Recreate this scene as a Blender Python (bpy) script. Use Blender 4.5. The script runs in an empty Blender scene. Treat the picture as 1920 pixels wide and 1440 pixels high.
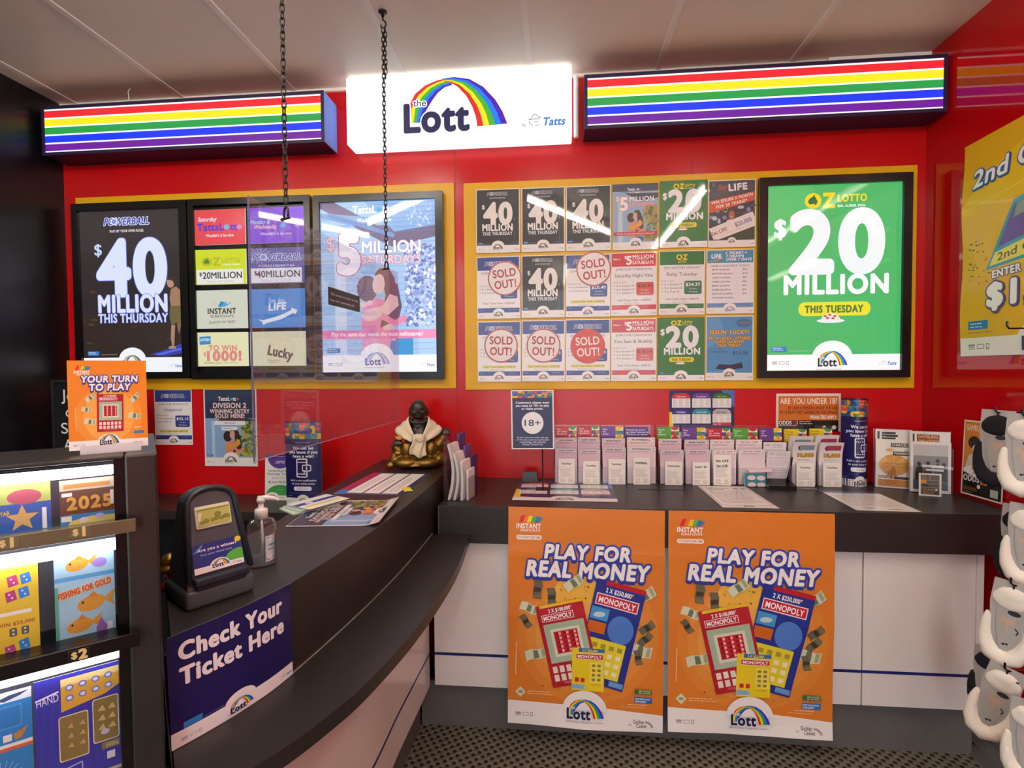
import bpy, bmesh, math, random
from mathutils import Vector, Matrix, Euler
R = math.radians
random.seed(7)
sc = bpy.context.scene
COL = sc.collection

# ------------------------------------------------------------------ camera
FPX, YAW, PITCH, ROLL = 960.0, R(5.12), R(1.72), R(0.44)
CAM = Vector((0, 0, 1.40))
_f = Vector((-math.sin(YAW) * math.cos(PITCH), math.cos(YAW) * math.cos(PITCH), -math.sin(PITCH)))
_r = Vector((math.cos(YAW), math.sin(YAW), 0)); _d = _f.cross(_r)
RX = math.cos(ROLL) * _r + math.sin(ROLL) * _d
DN = -math.sin(ROLL) * _r + math.cos(ROLL) * _d
cd = bpy.data.cameras.new('camera'); cam = bpy.data.objects.new('camera', cd); COL.objects.link(cam)
cd.sensor_width = 36; cd.lens = 36 * FPX / 1920; cd.clip_start = 0.02
cam.matrix_world = Matrix(((RX.x, -DN.x, -_f.x, CAM.x), (RX.y, -DN.y, -_f.y, CAM.y), (RX.z, -DN.z, -_f.z, CAM.z), (0, 0, 0, 1)))
sc.camera = cam
# ------------------------------------------------------------------ world, exposure
sc.view_settings.view_transform = 'Standard'; sc.view_settings.look = 'None'
sc.view_settings.gamma = 1; sc.view_settings.use_curve_mapping = False
sc.view_settings.exposure = 0.12
wd = bpy.data.worlds.new('world'); sc.world = wd; wd.use_nodes = True
wd.node_tree.nodes['Background'].inputs[0].default_value = (0.93, 0.96, 1.0, 1)
wd.node_tree.nodes['Background'].inputs[1].default_value = 2.4
TUBE_POWER = 62.0      # ceiling tubes
SIGN_POWER = 1.08      # backlit rainbow signs

def ray(px, py): return ((px - 960) * RX + (py - 720) * DN) / FPX + _f
def P(ax, val, px, py):
    d = ray(px, py); return CAM + d * ((val - CAM[ax]) / d[ax])
def PLN(pt, n, px, py):
    d = ray(px, py); return CAM + d * ((pt - CAM).dot(n) / d.dot(n))

# ------------------------------------------------------------------ materials
def lin(h):
    h = h.lstrip('#')
    if len(h) == 3: h = ''.join(c * 2 for c in h)
    o = []
    for i in (0, 2, 4):
        c = int(h[i:i + 2], 16) / 255
        o.append(c / 12.92 if c <= .04045 else ((c + .055) / 1.055) ** 2.4)
    return tuple(o)
def mat(name, hexc, rough=.5, metal=0, coat=0, spec=.5, emit=0, var=0, vscale=20, bump=0, bscale=200):
    m = bpy.data.materials.new(name); m.use_nodes = True
    nt = m.node_tree; b = nt.nodes['Principled BSDF']
    c = (*lin(hexc), 1)
    b.inputs['Base Color'].default_value = c; b.inputs['Roughness'].default_value = rough
    b.inputs['Metallic'].default_value = metal; b.inputs['Coat Weight'].default_value = coat
    b.inputs['Coat Roughness'].default_value = .04; b.inputs['Specular IOR Level'].default_value = spec
    if emit:
        b.inputs['Emission Color'].default_value = c; b.inputs['Emission Strength'].default_value = emit
    tc = None
    if var or bump:
        tc = nt.nodes.new('ShaderNodeTexCoord')
    if var:
        n = nt.nodes.new('ShaderNodeTexNoise'); n.inputs['Scale'].default_value = vscale; n.inputs['Detail'].default_value = 4
        nt.links.new(tc.outputs['Object'], n.inputs['Vector'])
        mx = nt.nodes.new('ShaderNodeMix'); mx.data_type = 'RGBA'
        mx.inputs[6].default_value = tuple(v * (1 - var) for v in c[:3]) + (1,)
        mx.inputs[7].default_value = tuple(min(1, v * (1 + var)) for v in c[:3]) + (1,)
        nt.links.new(n.outputs['Fac'], mx.inputs[0]); nt.links.new(mx.outputs[2], b.inputs['Base Color'])
    if bump:
        n = nt.nodes.new('ShaderNodeTexNoise'); n.inputs['Scale'].default_value = bscale; n.inputs['Detail'].default_value = 2
        nt.links.new(tc.outputs['Object'], n.inputs['Vector'])
        bp = nt.nodes.new('ShaderNodeBump'); bp.inputs['Strength'].default_value = bump; bp.inputs['Distance'].default_value = .002
        nt.links.new(n.outputs['Fac'], bp.inputs['Height']); nt.links.new(bp.outputs['Normal'], b.inputs['Normal'])
    return m
def print_mat(name, rough=.5, coat=0, emit=0, spec=.4):
    m = bpy.data.materials.new(name); m.use_nodes = True
    nt = m.node_tree; b = nt.nodes['Principled BSDF']
    a = nt.nodes.new('ShaderNodeAttribute'); a.attribute_name = 'Col'
    b.inputs['Roughness'].default_value = rough; b.inputs['Coat Weight'].default_value = coat
    b.inputs['Coat Roughness'].default_value = .03; b.inputs['Specular IOR Level'].default_value = spec
    if emit:
        b.inputs['Base Color'].default_value = (.02, .02, .02, 1)
        nt.links.new(a.outputs['Color'], b.inputs['Emission Color']); b.inputs['Emission Strength'].default_value = emit
    else:
        nt.links.new(a.outputs['Color'], b.inputs['Base Color'])
    return m
def clear_mat(name, tint=(.96, .96, .97), gloss=.9, rough=.02, haze=0, pw_=5):
    m = bpy.data.materials.new(name); m.use_nodes = True
    nt = m.node_tree; nt.nodes.remove(nt.nodes['Principled BSDF'])
    out = nt.nodes['Material Output']
    t = nt.nodes.new('ShaderNodeBsdfTransparent'); t.inputs[0].default_value = (*tint, 1)
    g = nt.nodes.new('ShaderNodeBsdfGlossy'); g.inputs['Roughness'].default_value = rough; g.inputs[0].default_value = (gloss, gloss, gloss, 1)
    lw = nt.nodes.new('ShaderNodeLayerWeight'); lw.inputs[0].default_value = .5
    pw = nt.nodes.new('ShaderNodeMath'); pw.operation = 'POWER'; pw.inputs[1].default_value = pw_; nt.links.new(lw.outputs['Facing'], pw.inputs[0])
    ma = nt.nodes.new('ShaderNodeMath'); ma.operation = 'MULTIPLY_ADD'; ma.inputs[1].default_value = .96; ma.inputs[2].default_value = .04; nt.links.new(pw.outputs[0], ma.inputs[0])
    mx = nt.nodes.new('ShaderNodeMixShader')
    nt.links.new(ma.outputs[0], mx.inputs[0]); nt.links.new(t.outputs[0], mx.inputs[1]); nt.links.new(g.outputs[0], mx.inputs[2])
    if haze:   # pale diffuse share; on the hanging screen it imitates milky reflections
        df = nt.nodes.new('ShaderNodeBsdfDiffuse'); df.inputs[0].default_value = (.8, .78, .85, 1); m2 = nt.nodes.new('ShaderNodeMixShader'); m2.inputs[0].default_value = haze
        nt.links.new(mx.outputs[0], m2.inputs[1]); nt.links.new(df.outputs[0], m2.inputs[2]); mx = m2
    nt.links.new(mx.outputs[0], out.inputs[0])
    return m
M = dict(
    red=mat('red_laminate', 'c40f14', .22, spec=.45, var=.04, vscale=3),
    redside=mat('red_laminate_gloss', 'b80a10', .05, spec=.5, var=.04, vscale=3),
    yellow=mat('yellow_panel', 'e8b416', .32, spec=.4, var=.03, vscale=4),
    black=mat('black_laminate', '2b2725', .36, spec=.4, var=.12, vscale=60, bump=.15, bscale=500),
    blackw=mat('black_wall', '0e1015', .34, var=.2, vscale=2),
    frame=mat('black_frame', '0c0a0b', .25, spec=.5),
    white=mat('white_laminate', 'e2e0dc', .14, spec=.5, var=.015, vscale=2),
    edge=mat('grey_edge', '8a857e', .5),
    kick=mat('grey_vinyl', '605e5c', .55, var=.08, vscale=30),
    blue=mat('blue_strip', '14206e', .4),
    ceil=mat('ceiling_panel', 'e8dcc9', .45, var=.03, vscale=2),
    strip=mat('ceiling_joint', 'efe6dc', .45),
    navy=mat('navy_housing', '2a1c46', .5),
    bluecap_lit=mat('lit_blue_end_panel', '74aaff', .4),  # blue brightened in the colour to carry the white sign's glow
    acry_w=mat('white_acrylic', 'f4f2fa', .25, emit=1.05),
    steel=mat('dark_steel', '3a3733', .35, metal=.8),
    alu=mat('silver_trim', '6e6d66', .3, metal=.85),
    term=mat('charcoal_plastic', '474d55', .42, bump=.2, bscale=900),
    termd=mat('dark_blue_plastic', '262e3a', .35),
    bezel=mat('beige_bezel', 'e2e6c8', .4),
    bronze=mat('aged_gold', '8a6a2a', .32, metal=.75, var=.45, vscale=25),
    darkbronze=mat('dark_bronze', '3a332f', .3, metal=.35, var=.2, vscale=40),
    cloth=mat('cream_cloth', 'e8dcbc', .8, var=.04, vscale=30, bump=.4, bscale=80),
    gold=mat('gold_paint', 'b08a3a', .28, metal=.8),
    redpaint=mat('red_paint', 'a02418', .4),
    paper=mat('white_paper', 'efece8', .6),
    sockw=mat('white_knit', 'f2ecdf', .9, bump=.5, bscale=600),
    sockb=mat('black_knit', '14111a', .9, bump=.5, bscale=600),
    card=mat('grey_card', 'a9a6a2', .45),
    wht=mat('white_plastic', 'eeeeea', .3, spec=.5),
    liquid=None, pine=print_mat('printed_paper', .55),
    gloss=print_mat('laminated_print', .4, coat=.9),
    semi=print_mat('semi_gloss_print', .35, coat=.25),
    back=print_mat('backlit_print', .3, coat=1.0, emit=.92),
    backdim=print_mat('backlit_panel_print', .3, coat=1.0, emit=.8),
    sign=print_mat('backlit_sign_print', .3, coat=.5, emit=SIGN_POWER),
    signw=print_mat('backlit_white_sign_print', .3, coat=.3, emit=1.0),
    clear=clear_mat('clear_acrylic'), bottle=clear_mat('clear_plastic', (.86, .89, .91), 1.0, .08, .03, 1.8),
    led=mat('led_strip', 'f2f0ff', .4, emit=9.0), tube=mat('tube_light', 'fff4e8', .4, emit=TUBE_POWER),
)
M['screen'] = clear_mat('hazed_acrylic', (.94, .93, .96), .9, .02, .03)  # milky diffuse share stands in for bright reflections on the sheet
M['liquid'] = clear_mat('clear_gel', (.84, .88, .92), .9, .15, .06, 2.5)

# ------------------------------------------------------------------ object helpers
def tag(o, label=None, cat=None, group=None, kind=None):
    if label: o['label'] = label
    if cat: o['category'] = cat
    if group: o['group'] = group
    if kind: o['kind'] = kind
    return o
def empty(name, loc=(0, 0, 0), rz=0, rx=0, label=None, cat=None, group=None):
    o = bpy.data.objects.new(name, None); COL.objects.link(o); o.empty_display_size = .02
    o.location = loc; o.rotation_euler = (rx, 0, rz); tag(o, label, cat, group); return o
def put(name, me, mats, parent=None, loc=(0, 0, 0), rot=(0, 0, 0), smooth=False):
    if not isinstance(mats, (list, tuple)): mats = [mats]
    for m in mats: me.materials.append(m)
    if smooth: me.polygons.foreach_set('use_smooth', [True] * len(me.polygons))
    o = bpy.data.objects.new(name, me); COL.objects.link(o)
    if parent: o.parent = parent
    o.location = loc; o.rotation_euler = rot
    return o
def under(o, part):
    o.parent = part; o.matrix_parent_inverse = part.matrix_basis.inverted(); return o
def dup(o, parent=None):
    c = o.copy(); COL.objects.link(c)
    if parent: c.parent = parent
    for ch in o.children: dup(ch, c)
    return c
class MB:
    def __init__(s): s.bm = bmesh.new(); s.mi = 0
    def _f(s, vs):
        try:
            f = s.bm.faces.new(vs); f.material_index = s.mi; return f
        except ValueError: return None
    def box(s, x0, x1, y0, y1, z0, z1, bev=0, seg=2, T=None):
        b = s.bm
        v = [b.verts.new(p) for p in ((x0, y0, z0), (x1, y0, z0), (x1, y1, z0), (x0, y1, z0), (x0, y0, z1), (x1, y0, z1), (x1, y1, z1), (x0, y1, z1))]
        fs = [s._f([v[i] for i in q]) for q in ((0, 3, 2, 1), (4, 5, 6, 7), (0, 1, 5, 4), (1, 2, 6, 5), (2, 3, 7, 6), (3, 0, 4, 7))]
        vs = set(v)
        if bev:
            r = bmesh.ops.bevel(b, geom=list({e for f in fs for e in f.edges}), offset=bev, segments=seg, affect='EDGES', profile=.5)
            vs = {x for f in r['faces'] for x in f.verts} | {x for x in v if x.is_valid}
            for f in fs:
                if f.is_valid: vs |= set(f.verts)
            for f in r['faces']: f.material_index = s.mi
        if T is not None:
            for x in vs: x.co = T @ x.co
        return s
    def prism(s, pts, z0, z1, T=None):
        """outline in local XY extruded along local Z"""
        n = len(pts); b = s.bm
        A = [Vector((p[0], p[1], z0)) for p in pts]; B = [Vector((p[0], p[1], z1)) for p in pts]
        if T is not None: A = [T @ p for p in A]; B = [T @ p for p in B]
        A = [b.verts.new(p) for p in A]; B = [b.verts.new(p) for p in B]
        s._f(A[::-1]); s._f(B)
        for i in range(n): s._f((A[i], A[(i + 1) % n], B[(i + 1) % n], B[i]))
        return s
    def loft(s, rings, cap=True, close=True):
        b = s.bm; L = [[b.verts.new(p) for p in r] for r in rings]; n = len(L[0])
        for i in range(len(L) - 1):
            for j in range(n if close else n - 1):
                s._f((L[i][j], L[i][(j + 1) % n], L[i + 1][(j + 1) % n], L[i + 1][j]))
        if cap: s._f(L[0][::-1]); s._f(L[-1])
        return s
    def tube(s, path, r, n=8, closed=False):
        path = [Vector(p) for p in path]; rings = []; N = len(path); prev = None
        for i, p in enumerate(path):
            if closed: t = (path[(i + 1) % N] - path[i - 1]).normalized()
            else: t = (path[min(i + 1, N - 1)] - path[max(i - 1, 0)]).normalized()
            if prev is None:
                prev = t.orthogonal().normalized()
            prev = (prev - t * prev.dot(t)).normalized(); q = t.cross(prev)
            rr = r[i] if isinstance(r, (list, tuple)) else r
            rings.append([p + rr * (math.cos(a) * prev + math.sin(a) * q) for a in [2 * math.pi * k / n for k in range(n)]])
        if closed:
            b = s.bm; L = [[b.verts.new(p) for p in g] for g in rings]
            for i in range(N):
                A, B = L[i], L[(i + 1) % N]
                for j in range(n): s._f((A[j], A[(j + 1) % n], B[(j + 1) % n], B[j]))
        else: s.loft(rings)
        return s
    def lathe(s, prof, n=24, c=(0, 0, 0), sx=1, sy=1):
        c = Vector(c); rings = [[c + Vector((r * sx * math.cos(2 * math.pi * k / n), r * sy * math.sin(2 * math.pi * k / n), z)) for k in range(n)] for r, z in prof]
        return s.loft(rings)
    def ball(s, c, rad, n=12, T=None):
        if not isinstance(rad, (tuple, list)): rad = (rad,) * 3
        mtx = Matrix.Translation(c) @ (T or Matrix.Identity(4)) @ Matrix.Diagonal((*rad, 1))
        r = bmesh.ops.create_uvsphere(s.bm, u_segments=n * 2, v_segments=n, radius=1, matrix=mtx)
        for v in r['verts']:
            for f in v.link_faces: f.material_index = s.mi
        return s
    def obj(s, name, mats, parent=None, loc=(0, 0, 0), rot=(0, 0, 0), smooth=False, norm=True):
        if norm: bmesh.ops.recalc_face_normals(s.bm, faces=s.bm.faces)
        me = bpy.data.meshes.new(name); s.bm.to_mesh(me); s.bm.free()
        return put(name, me, mats, parent, loc, rot, smooth)
def remesh(mb, name, mats, vox, parent=None, loc=(0, 0, 0), it=4):
    o = mb.obj('tmp_' + name, [], norm=False)
    m = o.modifiers.new('r', 'REMESH'); m.mode = 'VOXEL'; m.voxel_size = vox
    s = o.modifiers.new('s', 'SMOOTH'); s.iterations = it; s.factor = .5
    bpy.context.view_layer.update()
    me = bpy.data.meshes.new_from_object(o.evaluated_get(bpy.context.evaluated_depsgraph_get()))
    old = o.data; bpy.data.objects.remove(o); bpy.data.meshes.remove(old); me.name = name
    return put(name, me, mats, parent, loc, smooth=True)

# ------------------------------------------------------------------ printed artwork
_tc = {}
def glyphs(s, b, sp=1.0, rs=3):
    k = (s, round(b, 5), round(sp, 4), rs)
    if k not in _tc:
        cu = bpy.data.curves.new('t', 'FONT'); cu.body = s; cu.size = 1; cu.offset = b; cu.resolution_u = rs; cu.space_character = sp
        cu.fill_mode = 'FRONT'
        o = bpy.data.objects.new('t', cu); me = o.to_mesh()
        vs = [(v.co.x, v.co.y) for v in me.vertices]; fs = [tuple(p.vertices) for p in me.polygons]
        o.to_mesh_clear(); bpy.data.objects.remove(o); bpy.data.curves.remove(cu)
        _tc[k] = (vs, fs)
    return _tc[k]
CAPH = None
class Art:
    """flat print in virtual pixels, y down; layers stack only where prints overlap"""
    def __init__(s, w, h, bg='fff'):
        s.w, s.h, s.it, s.bg, s.edge = w, h, [], lin(bg), 'e8e6e2'
    def add(s, pts, faces, c, sub=None, ns=0):
        if isinstance(c, str): c = lin(c)
        if not pts: return s
        xs = [p[0] for p in pts]; ys = [p[1] for p in pts]
        bb = (min(xs), min(ys), max(xs), max(ys)); L = 1
        for q in s.it:
            B = q[3]
            if q[4] >= L and bb[0] < B[2] and B[0] < bb[2] and bb[1] < B[3] and B[1] < bb[3]: L = q[4] + 1
        s.it.append((pts, faces, c, bb, L + ns, sub)); return s
    def poly(s, pts, c):
        pts = list(pts)
        for ax, lim, sg in ((0, 0, 1), (0, s.w, -1), (1, 0, 1), (1, s.h, -1)):   # trim to the sheet
            if all((p[ax] - lim) * sg >= -1e-6 for p in pts): continue
            o = []
            for i, p in enumerate(pts):
                q = pts[i - 1]; fp, fq = (p[ax] - lim) * sg, (q[ax] - lim) * sg
                if (fp >= 0) != (fq >= 0):
                    t = fq / (fq - fp); o.append((q[0] + (p[0] - q[0]) * t, q[1] + (p[1] - q[1]) * t))
                if fp >= 0: o.append(p)
            pts = o
            if len(pts) < 3: return s
        return s.add(pts, [tuple(range(len(pts)))], c)
    def rect(s, x0, y0, x1, y1, c, r=0):
        if not r: return s.poly([(x0, y1), (x1, y1), (x1, y0), (x0, y0)], c)
        p = []
        for cx, cy, a in ((x1 - r, y1 - r, 0), (x0 + r, y1 - r, 90), (x0 + r, y0 + r, 180), (x1 - r, y0 + r, 270)):
            p += [(cx + r * math.cos(R(a + k * 22.5)), cy + r * math.sin(R(a + k * 22.5))) for k in range(5)]
        return s.poly(p, c)
    def ell(s, cx, cy, rx, ry=None, c='fff', n=28, a0=0, a1=360, rot=0):
        ry = ry or rx; k = n if a1 - a0 == 360 else n + 1
        p = []
        for i in range(k):
            a = R(a0 + (a1 - a0) * i / n); x, y = rx * math.cos(a), ry * math.sin(a)
            p.append((cx + x * math.cos(R(rot)) - y * math.sin(R(rot)), cy + x * math.sin(R(rot)) + y * math.cos(R(rot))))
        return s.poly(p, c)
    def band(s, A, B, c):
        n = len(A); return s.add(list(A) + list(B), [(i, i + 1, n + i + 1, n + i) for i in range(n - 1)], c)
    def ring(s, cx, cy, r0, r1, c, a0=0, a1=360, n=32, ky=1):
        f = lambda r: [(cx + r * math.cos(R(a0 + (a1 - a0) * i / n)), cy + ky * r * math.sin(R(a0 + (a1 - a0) * i / n))) for i in range(n + 1)]
        return s.band(f(r0), f(r1), c)
    def line(s, pts, w, c):
        for a, b in zip(pts, pts[1:]):
            d = Vector((b[0] - a[0], b[1] - a[1]))
            if d.length < 1e-6: continue
            d.normalize(); q = Vector((-d.y, d.x)) * w / 2
            s.poly([(a[0] + q.x, a[1] + q.y), (b[0] + q.x, b[1] + q.y), (b[0] - q.x, b[1] - q.y), (a[0] - q.x, a[1] - q.y)], c)
        return s
    def t(s, txt, x, y, cap, c, al='c', b=.0, fit=0, sh=0, rot=0, ol=None, dup_=None):
        global CAPH
        if CAPH is None:
            CAPH = max(v[1] for v in glyphs('H', 0)[0])
        k = cap / CAPH
        sp = 1 + b * 2.4
        base = glyphs(txt, 0, sp)[0]
        if not base: return s
        x0 = min(v[0] for v in base) - b * .95; x1 = max(v[0] for v in base) + b * .95
        kx = fit / (x1 - x0) if fit else k
        ox = {'c': (x0 + x1) / 2, 'l': x0, 'r': x1}[al]
        cr, sr = math.cos(R(rot)), math.sin(R(rot))
        def go(bb, col, dx=0, dy=0):
            big = cap > .04 * s.h; r = bb * .82 if (big or bb > .036) else 0
            vs, fs = glyphs(txt, 0 if r else bb, sp, 9 if cap > .055 * s.h else 3); out = []; ff = []
            nd = 0 if r == 0 else (6 if not big else 16 if r > .045 else 10); st_ = [(0, 0)] + [(r * math.cos(6.2832 * i / nd), r * math.sin(6.2832 * i / nd)) for i in range(nd)]
            if r > .085: st_ += [(r * .5 * math.cos(i), r * .5 * math.sin(i)) for i in range(5)]
            sub = []; ns = math.ceil(len(st_) * .3) - 1 if r else 0
            for j_, (jx, jy) in enumerate(st_):
                sub += [(j_ + 1) * .3 - ns] * len(vs) if r else []
                o_ = len(out); ff += [tuple(o_ + i for i in f) for f in fs]
                for vx, vy in vs:
                    vx += jx * k / kx; vy += jy
                    X = (vx - ox) * kx + vy * k * sh + dx; Y = -vy * k + dy
                    out.append((x + X * cr + Y * sr, y - X * sr + Y * cr))
            s.add(out, ff, col, sub, max(0, ns))
        if dup_: go(b + (ol[1] / k if ol else 0), dup_[0], dup_[1], dup_[2])
        if ol: go(b + ol[1] / k, ol[0])
        go(b, c); return s
    def lines(s, x, y, w, n, lh, c, th=.35, seed=1):
        rr = random.Random(seed); pts = []; fs = []
        for i in range(n):
            X = x; end = x + w * rr.uniform(.75, 1)
            while X < end:
                W = min(rr.uniform(1.2, 4.2) * lh * .6, end - X)
                q = len(pts); yy = y + i * lh
                pts += [(X, yy + lh * th), (X + W, yy + lh * th), (X + W, yy), (X, yy)]; fs.append((q, q + 1, q + 2, q + 3)); X += W + lh * .3
        return s.add(pts, fs, c)
    def mesh(s, W, H, name='print', mat_=None, thick=.0005, parent=None, loc=(0, 0, 0), rot=(0, 0, 0), fn=None, dz=4e-5, grid=(1, 1), z0=None, smooth=False, outline=None, seg=None):
        """sheet in local XZ, facing -Y, origin at bottom centre"""
        kx, kz = W / s.w, H / s.h
        tr = lambda p: ((p[0] - s.w / 2) * kx, (s.h - p[1]) * kz)
        V, Fc, Cc = [], [], []
        def emit(pts, faces, c, y, sub=None):
            o = len(V); V.extend((p[0], y - (sub[i] * dz if sub else 0), p[1]) for i, p in enumerate(pts))
            for f in faces: Fc.append(tuple(o + i for i in f)); Cc.append(c)
        nx, ny = grid
        if outline: gp = [tr(p) for p in outline]; gf = [tuple(range(len(gp)))]; bl = list(range(len(gp)))
        else:
            gp = [(-W / 2 + W * i / nx, H * j / ny) for j in range(ny + 1) for i in range(nx + 1)]
            gf = [(j * (nx + 1) + i, j * (nx + 1) + i + 1, (j + 1) * (nx + 1) + i + 1, (j + 1) * (nx + 1) + i) for j in range(ny) for i in range(nx)]
            bl = [i for i in range(nx + 1)] + [j * (nx + 1) + nx for j in range(1, ny + 1)] + [ny * (nx + 1) + i for i in range(nx - 1, -1, -1)] + [j * (nx + 1) for j in range(ny - 1, 0, -1)]
        emit(gp, gf, s.bg, -thick)
        o = len(V); wc = lin(s.edge)
        emit(gp, [f[::-1] for f in gf], wc, 0)
        for a, b in zip(bl, bl[1:] + bl[:1]): Fc.append((a, b + 0, o + b, o + a)[::-1]); Cc.append(wc)
        for pts, faces, c, bb, L, sub in s.it:
            pts = [tr(p) for p in pts]
            # wind every face towards -Y
            ff = []
            for f in faces:
                ar = sum(pts[f[i]][0] * pts[f[(i + 1) % len(f)]][1] - pts[f[(i + 1) % len(f)]][0] * pts[f[i]][1] for i in range(len(f)))
                ff.append(f if ar >= 0 else f[::-1])
            emit(pts, ff, c, -thick - L * dz, sub)
        me = bpy.data.meshes.new(name); me.from_pydata(V, [], Fc)
        ca = me.color_attributes.new('Col', 'FLOAT_COLOR', 'CORNER')
        buf = []
        for f, c in zip(Fc, Cc): buf.extend((*c, 1.0) * len(f))
        ca.data.foreach_set('color', buf); me.update()
        if fn:
            lim = seg or max(W / nx, H / ny) * 1.15
            bm = bmesh.new(); bm.from_mesh(me); bmesh.ops.triangulate(bm, faces=bm.faces)
            for _ in range(6):
                le = [q for q in bm.edges if q.calc_length() > lim]
                if not le: break
                bmesh.ops.subdivide_edges(bm, edges=le, cuts=1); bmesh.ops.triangulate(bm, faces=[f for f in bm.faces if len(f.verts) > 3])
            for v in bm.verts: v.co = fn(*v.co)
            bm.to_mesh(me); bm.free()
        return put(name, me, mat_ or M['pine'], parent, loc, rot, smooth)
# ------------------------------------------------------------------ artwork
RB = ['e1251f', 'ffe51a', '45b42c', '0b7df2', '4a12b4']
RBM = ['8f7d55', 'c3a768', '77787c', '4c5560', '26282e']
def lott(A, x, y, w, pal=RB, ink='1b1c4c', halo=None, full=True):
    k = w / 608; f = lambda L: [(x + (a - 570) * k, y + (b - 750) * k) for a, b in L]
    lo = f([(600, 690), (597, 600), (640, 520), (700, 473), (770, 447), (840, 438)])
    li = f([(672, 690), (705, 620), (740, 565), (775, 520), (815, 490), (860, 478)])
    ro = f([(800, 440), (870, 433), (960, 450), (1040, 500), (1110, 580), (1150, 650), (1177, 722)])
    ri = f([(800, 452), (850, 465), (890, 490), (940, 545), (975, 610), (995, 670), (1005, 730)])
    def bands(O, I, cols):
        n = len(cols)
        for i, c in enumerate(cols):
            q = lambda t: [(a[0] + (b[0] - a[0]) * t, a[1] + (b[1] - a[1]) * t) for a, b in zip(O, I)]
            A.band(q(i / n), q((i + 1) / n), c)
    bands(lo, li, pal); bands(ro, ri, pal[::-1])
    if full: A.t('the', x + 96 * k, y - 156 * k, 40 * k, ink, b=.005, ol=(halo or 'fff', 8 * k))
    A.t('Lott', x + 195 * k, y - 6 * k, 160 * k, ink, b=.045, fit=390 * k, ol=(halo or 'fff', 9 * k))
    return A
def tattsby(A, x, y, w, c='2f7fd0', g='8a8f98'):
    """small 'by Tatts' with the hat outline, x,y = left baseline"""
    k = w / 250
    A.t('by', x + 14 * k, y, 20 * k, g)
    A.line([(x + (a) * k, y + b * k) for a, b in ((40, -38), (60, -48), (66, -66), (86, -68), (94, -54), (112, -50), (96, -40), (70, -42), (42, -36))], 4 * k, g)
    A.line([(x + a * k, y + b * k) for a, b in ((46, -32), (44, -18), (60, -8), (62, 4))], 4 * k, g)
    A.line([(x + a * k, y + b * k) for a, b in ((72, -24), (96, -22))], 4 * k, g); A.line([(x + a * k, y + b * k) for a, b in ((80, -2), (104, -6))], 4 * k, g)
    A.t('Tatts', x + 185 * k, y, 46 * k, c, b=.03, fit=130 * k, sh=.2)
def icons(A, x, y, w, c='b0adab'):
    k = w / 110
    A.rect(x, y - 22 * k, x + 34 * k, y - 14 * k, c); A.rect(x + 3 * k, y - 12 * k, x + 31 * k, y, c); A.rect(x + 8 * k, y - 9 * k, x + 16 * k, y - 2 * k, 'f2f0ee'); A.rect(x + 19 * k, y - 9 * k, x + 27 * k, y - 2 * k, 'f2f0ee')
    A.rect(x + 44 * k, y - 22 * k, x + 80 * k, y - 2 * k, c); A.rect(x + 47 * k, y - 19 * k, x + 77 * k, y - 5 * k, 'f6f4f2')
    A.rect(x + 90 * k, y - 24 * k, x + 106 * k, y, c); A.rect(x + 93 * k, y - 20 * k, x + 103 * k, y - 5 * k, 'f6f4f2')
def foot(A, y0, pal=RBM, dome=.30, by='2f6fc0', white='f3f0ec', blue=True, cx=.52, tag_=None, ink='1b1c30'):
    W, H = A.w, A.h; dw = W * dome
    A.rect(0, y0, W, H, white)
    A.ell(W * cx, y0 + dw * .08, dw / 2, dw * .42, white, a0=180, a1=360)
    lott(A, W * cx - dw * .36, y0 + dw * .30, dw * .74, pal, ink, white)
    A.lines(W * cx - dw * .4, y0 + dw * .36, dw * .8, 1, W * .012, 'a8a5a2')
    icons(A, W * .05, H - (H - y0) * .38, W * .13)
    tattsby(A, W * .84, H - (H - y0) * .34, W * .13, by, 'b9b7b8')
    if blue: A.rect(W * .045, y0 - W * .06, W * .16, y0 - W * .02, '2b78c4'); A.lines(W * .055, y0 - W * .052, W * .09, 2, W * .014, 'cfe2f5'); A.lines(W * .18, y0 - W * .03, W * .2, 1, W * .012, 'b8b4b0')
def powerball(A, x, y, w, c='2b3fb4', o='e9ecff', tagl=None):
    A.t('POWERBALL', x, y, w * .14, c, b=.03, fit=w, sh=.22, ol=(o, w * .016), dup_=('0d1440', w * .012, w * .012))
    A.ell(x - w * .27, y - w * .07, w * .075, w * .075, 'dfe6ff'); A.ell(x - w * .27, y - w * .07, w * .05, w * .05, '7d8fd8')
    if tagl: A.t(tagl, x, y + w * .15, w * .048, 'f2f0f5', b=.02, fit=w * .75)
def tattslotto(A, x, y, w, c='fff', tagl=True, tc='fff'):
    A.t('TattsL', x - w * .5, y, w * .17, c, 'l', b=.04, fit=w * .56)
    A.ell(x + w * .13, y - w * .07, w * .06, w * .06, '38a7dd')
    A.t('tt', x + w * .20, y, w * .17, c, 'l', b=.04, fit=w * .15); A.ell(x + w * .43, y - w * .07, w * .06, w * .06, 'e5586c')
    if tagl: A.t("Wouldn't it be nice", x, y + w * .2, w * .085, tc, b=.02, fit=w * .8)
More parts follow.
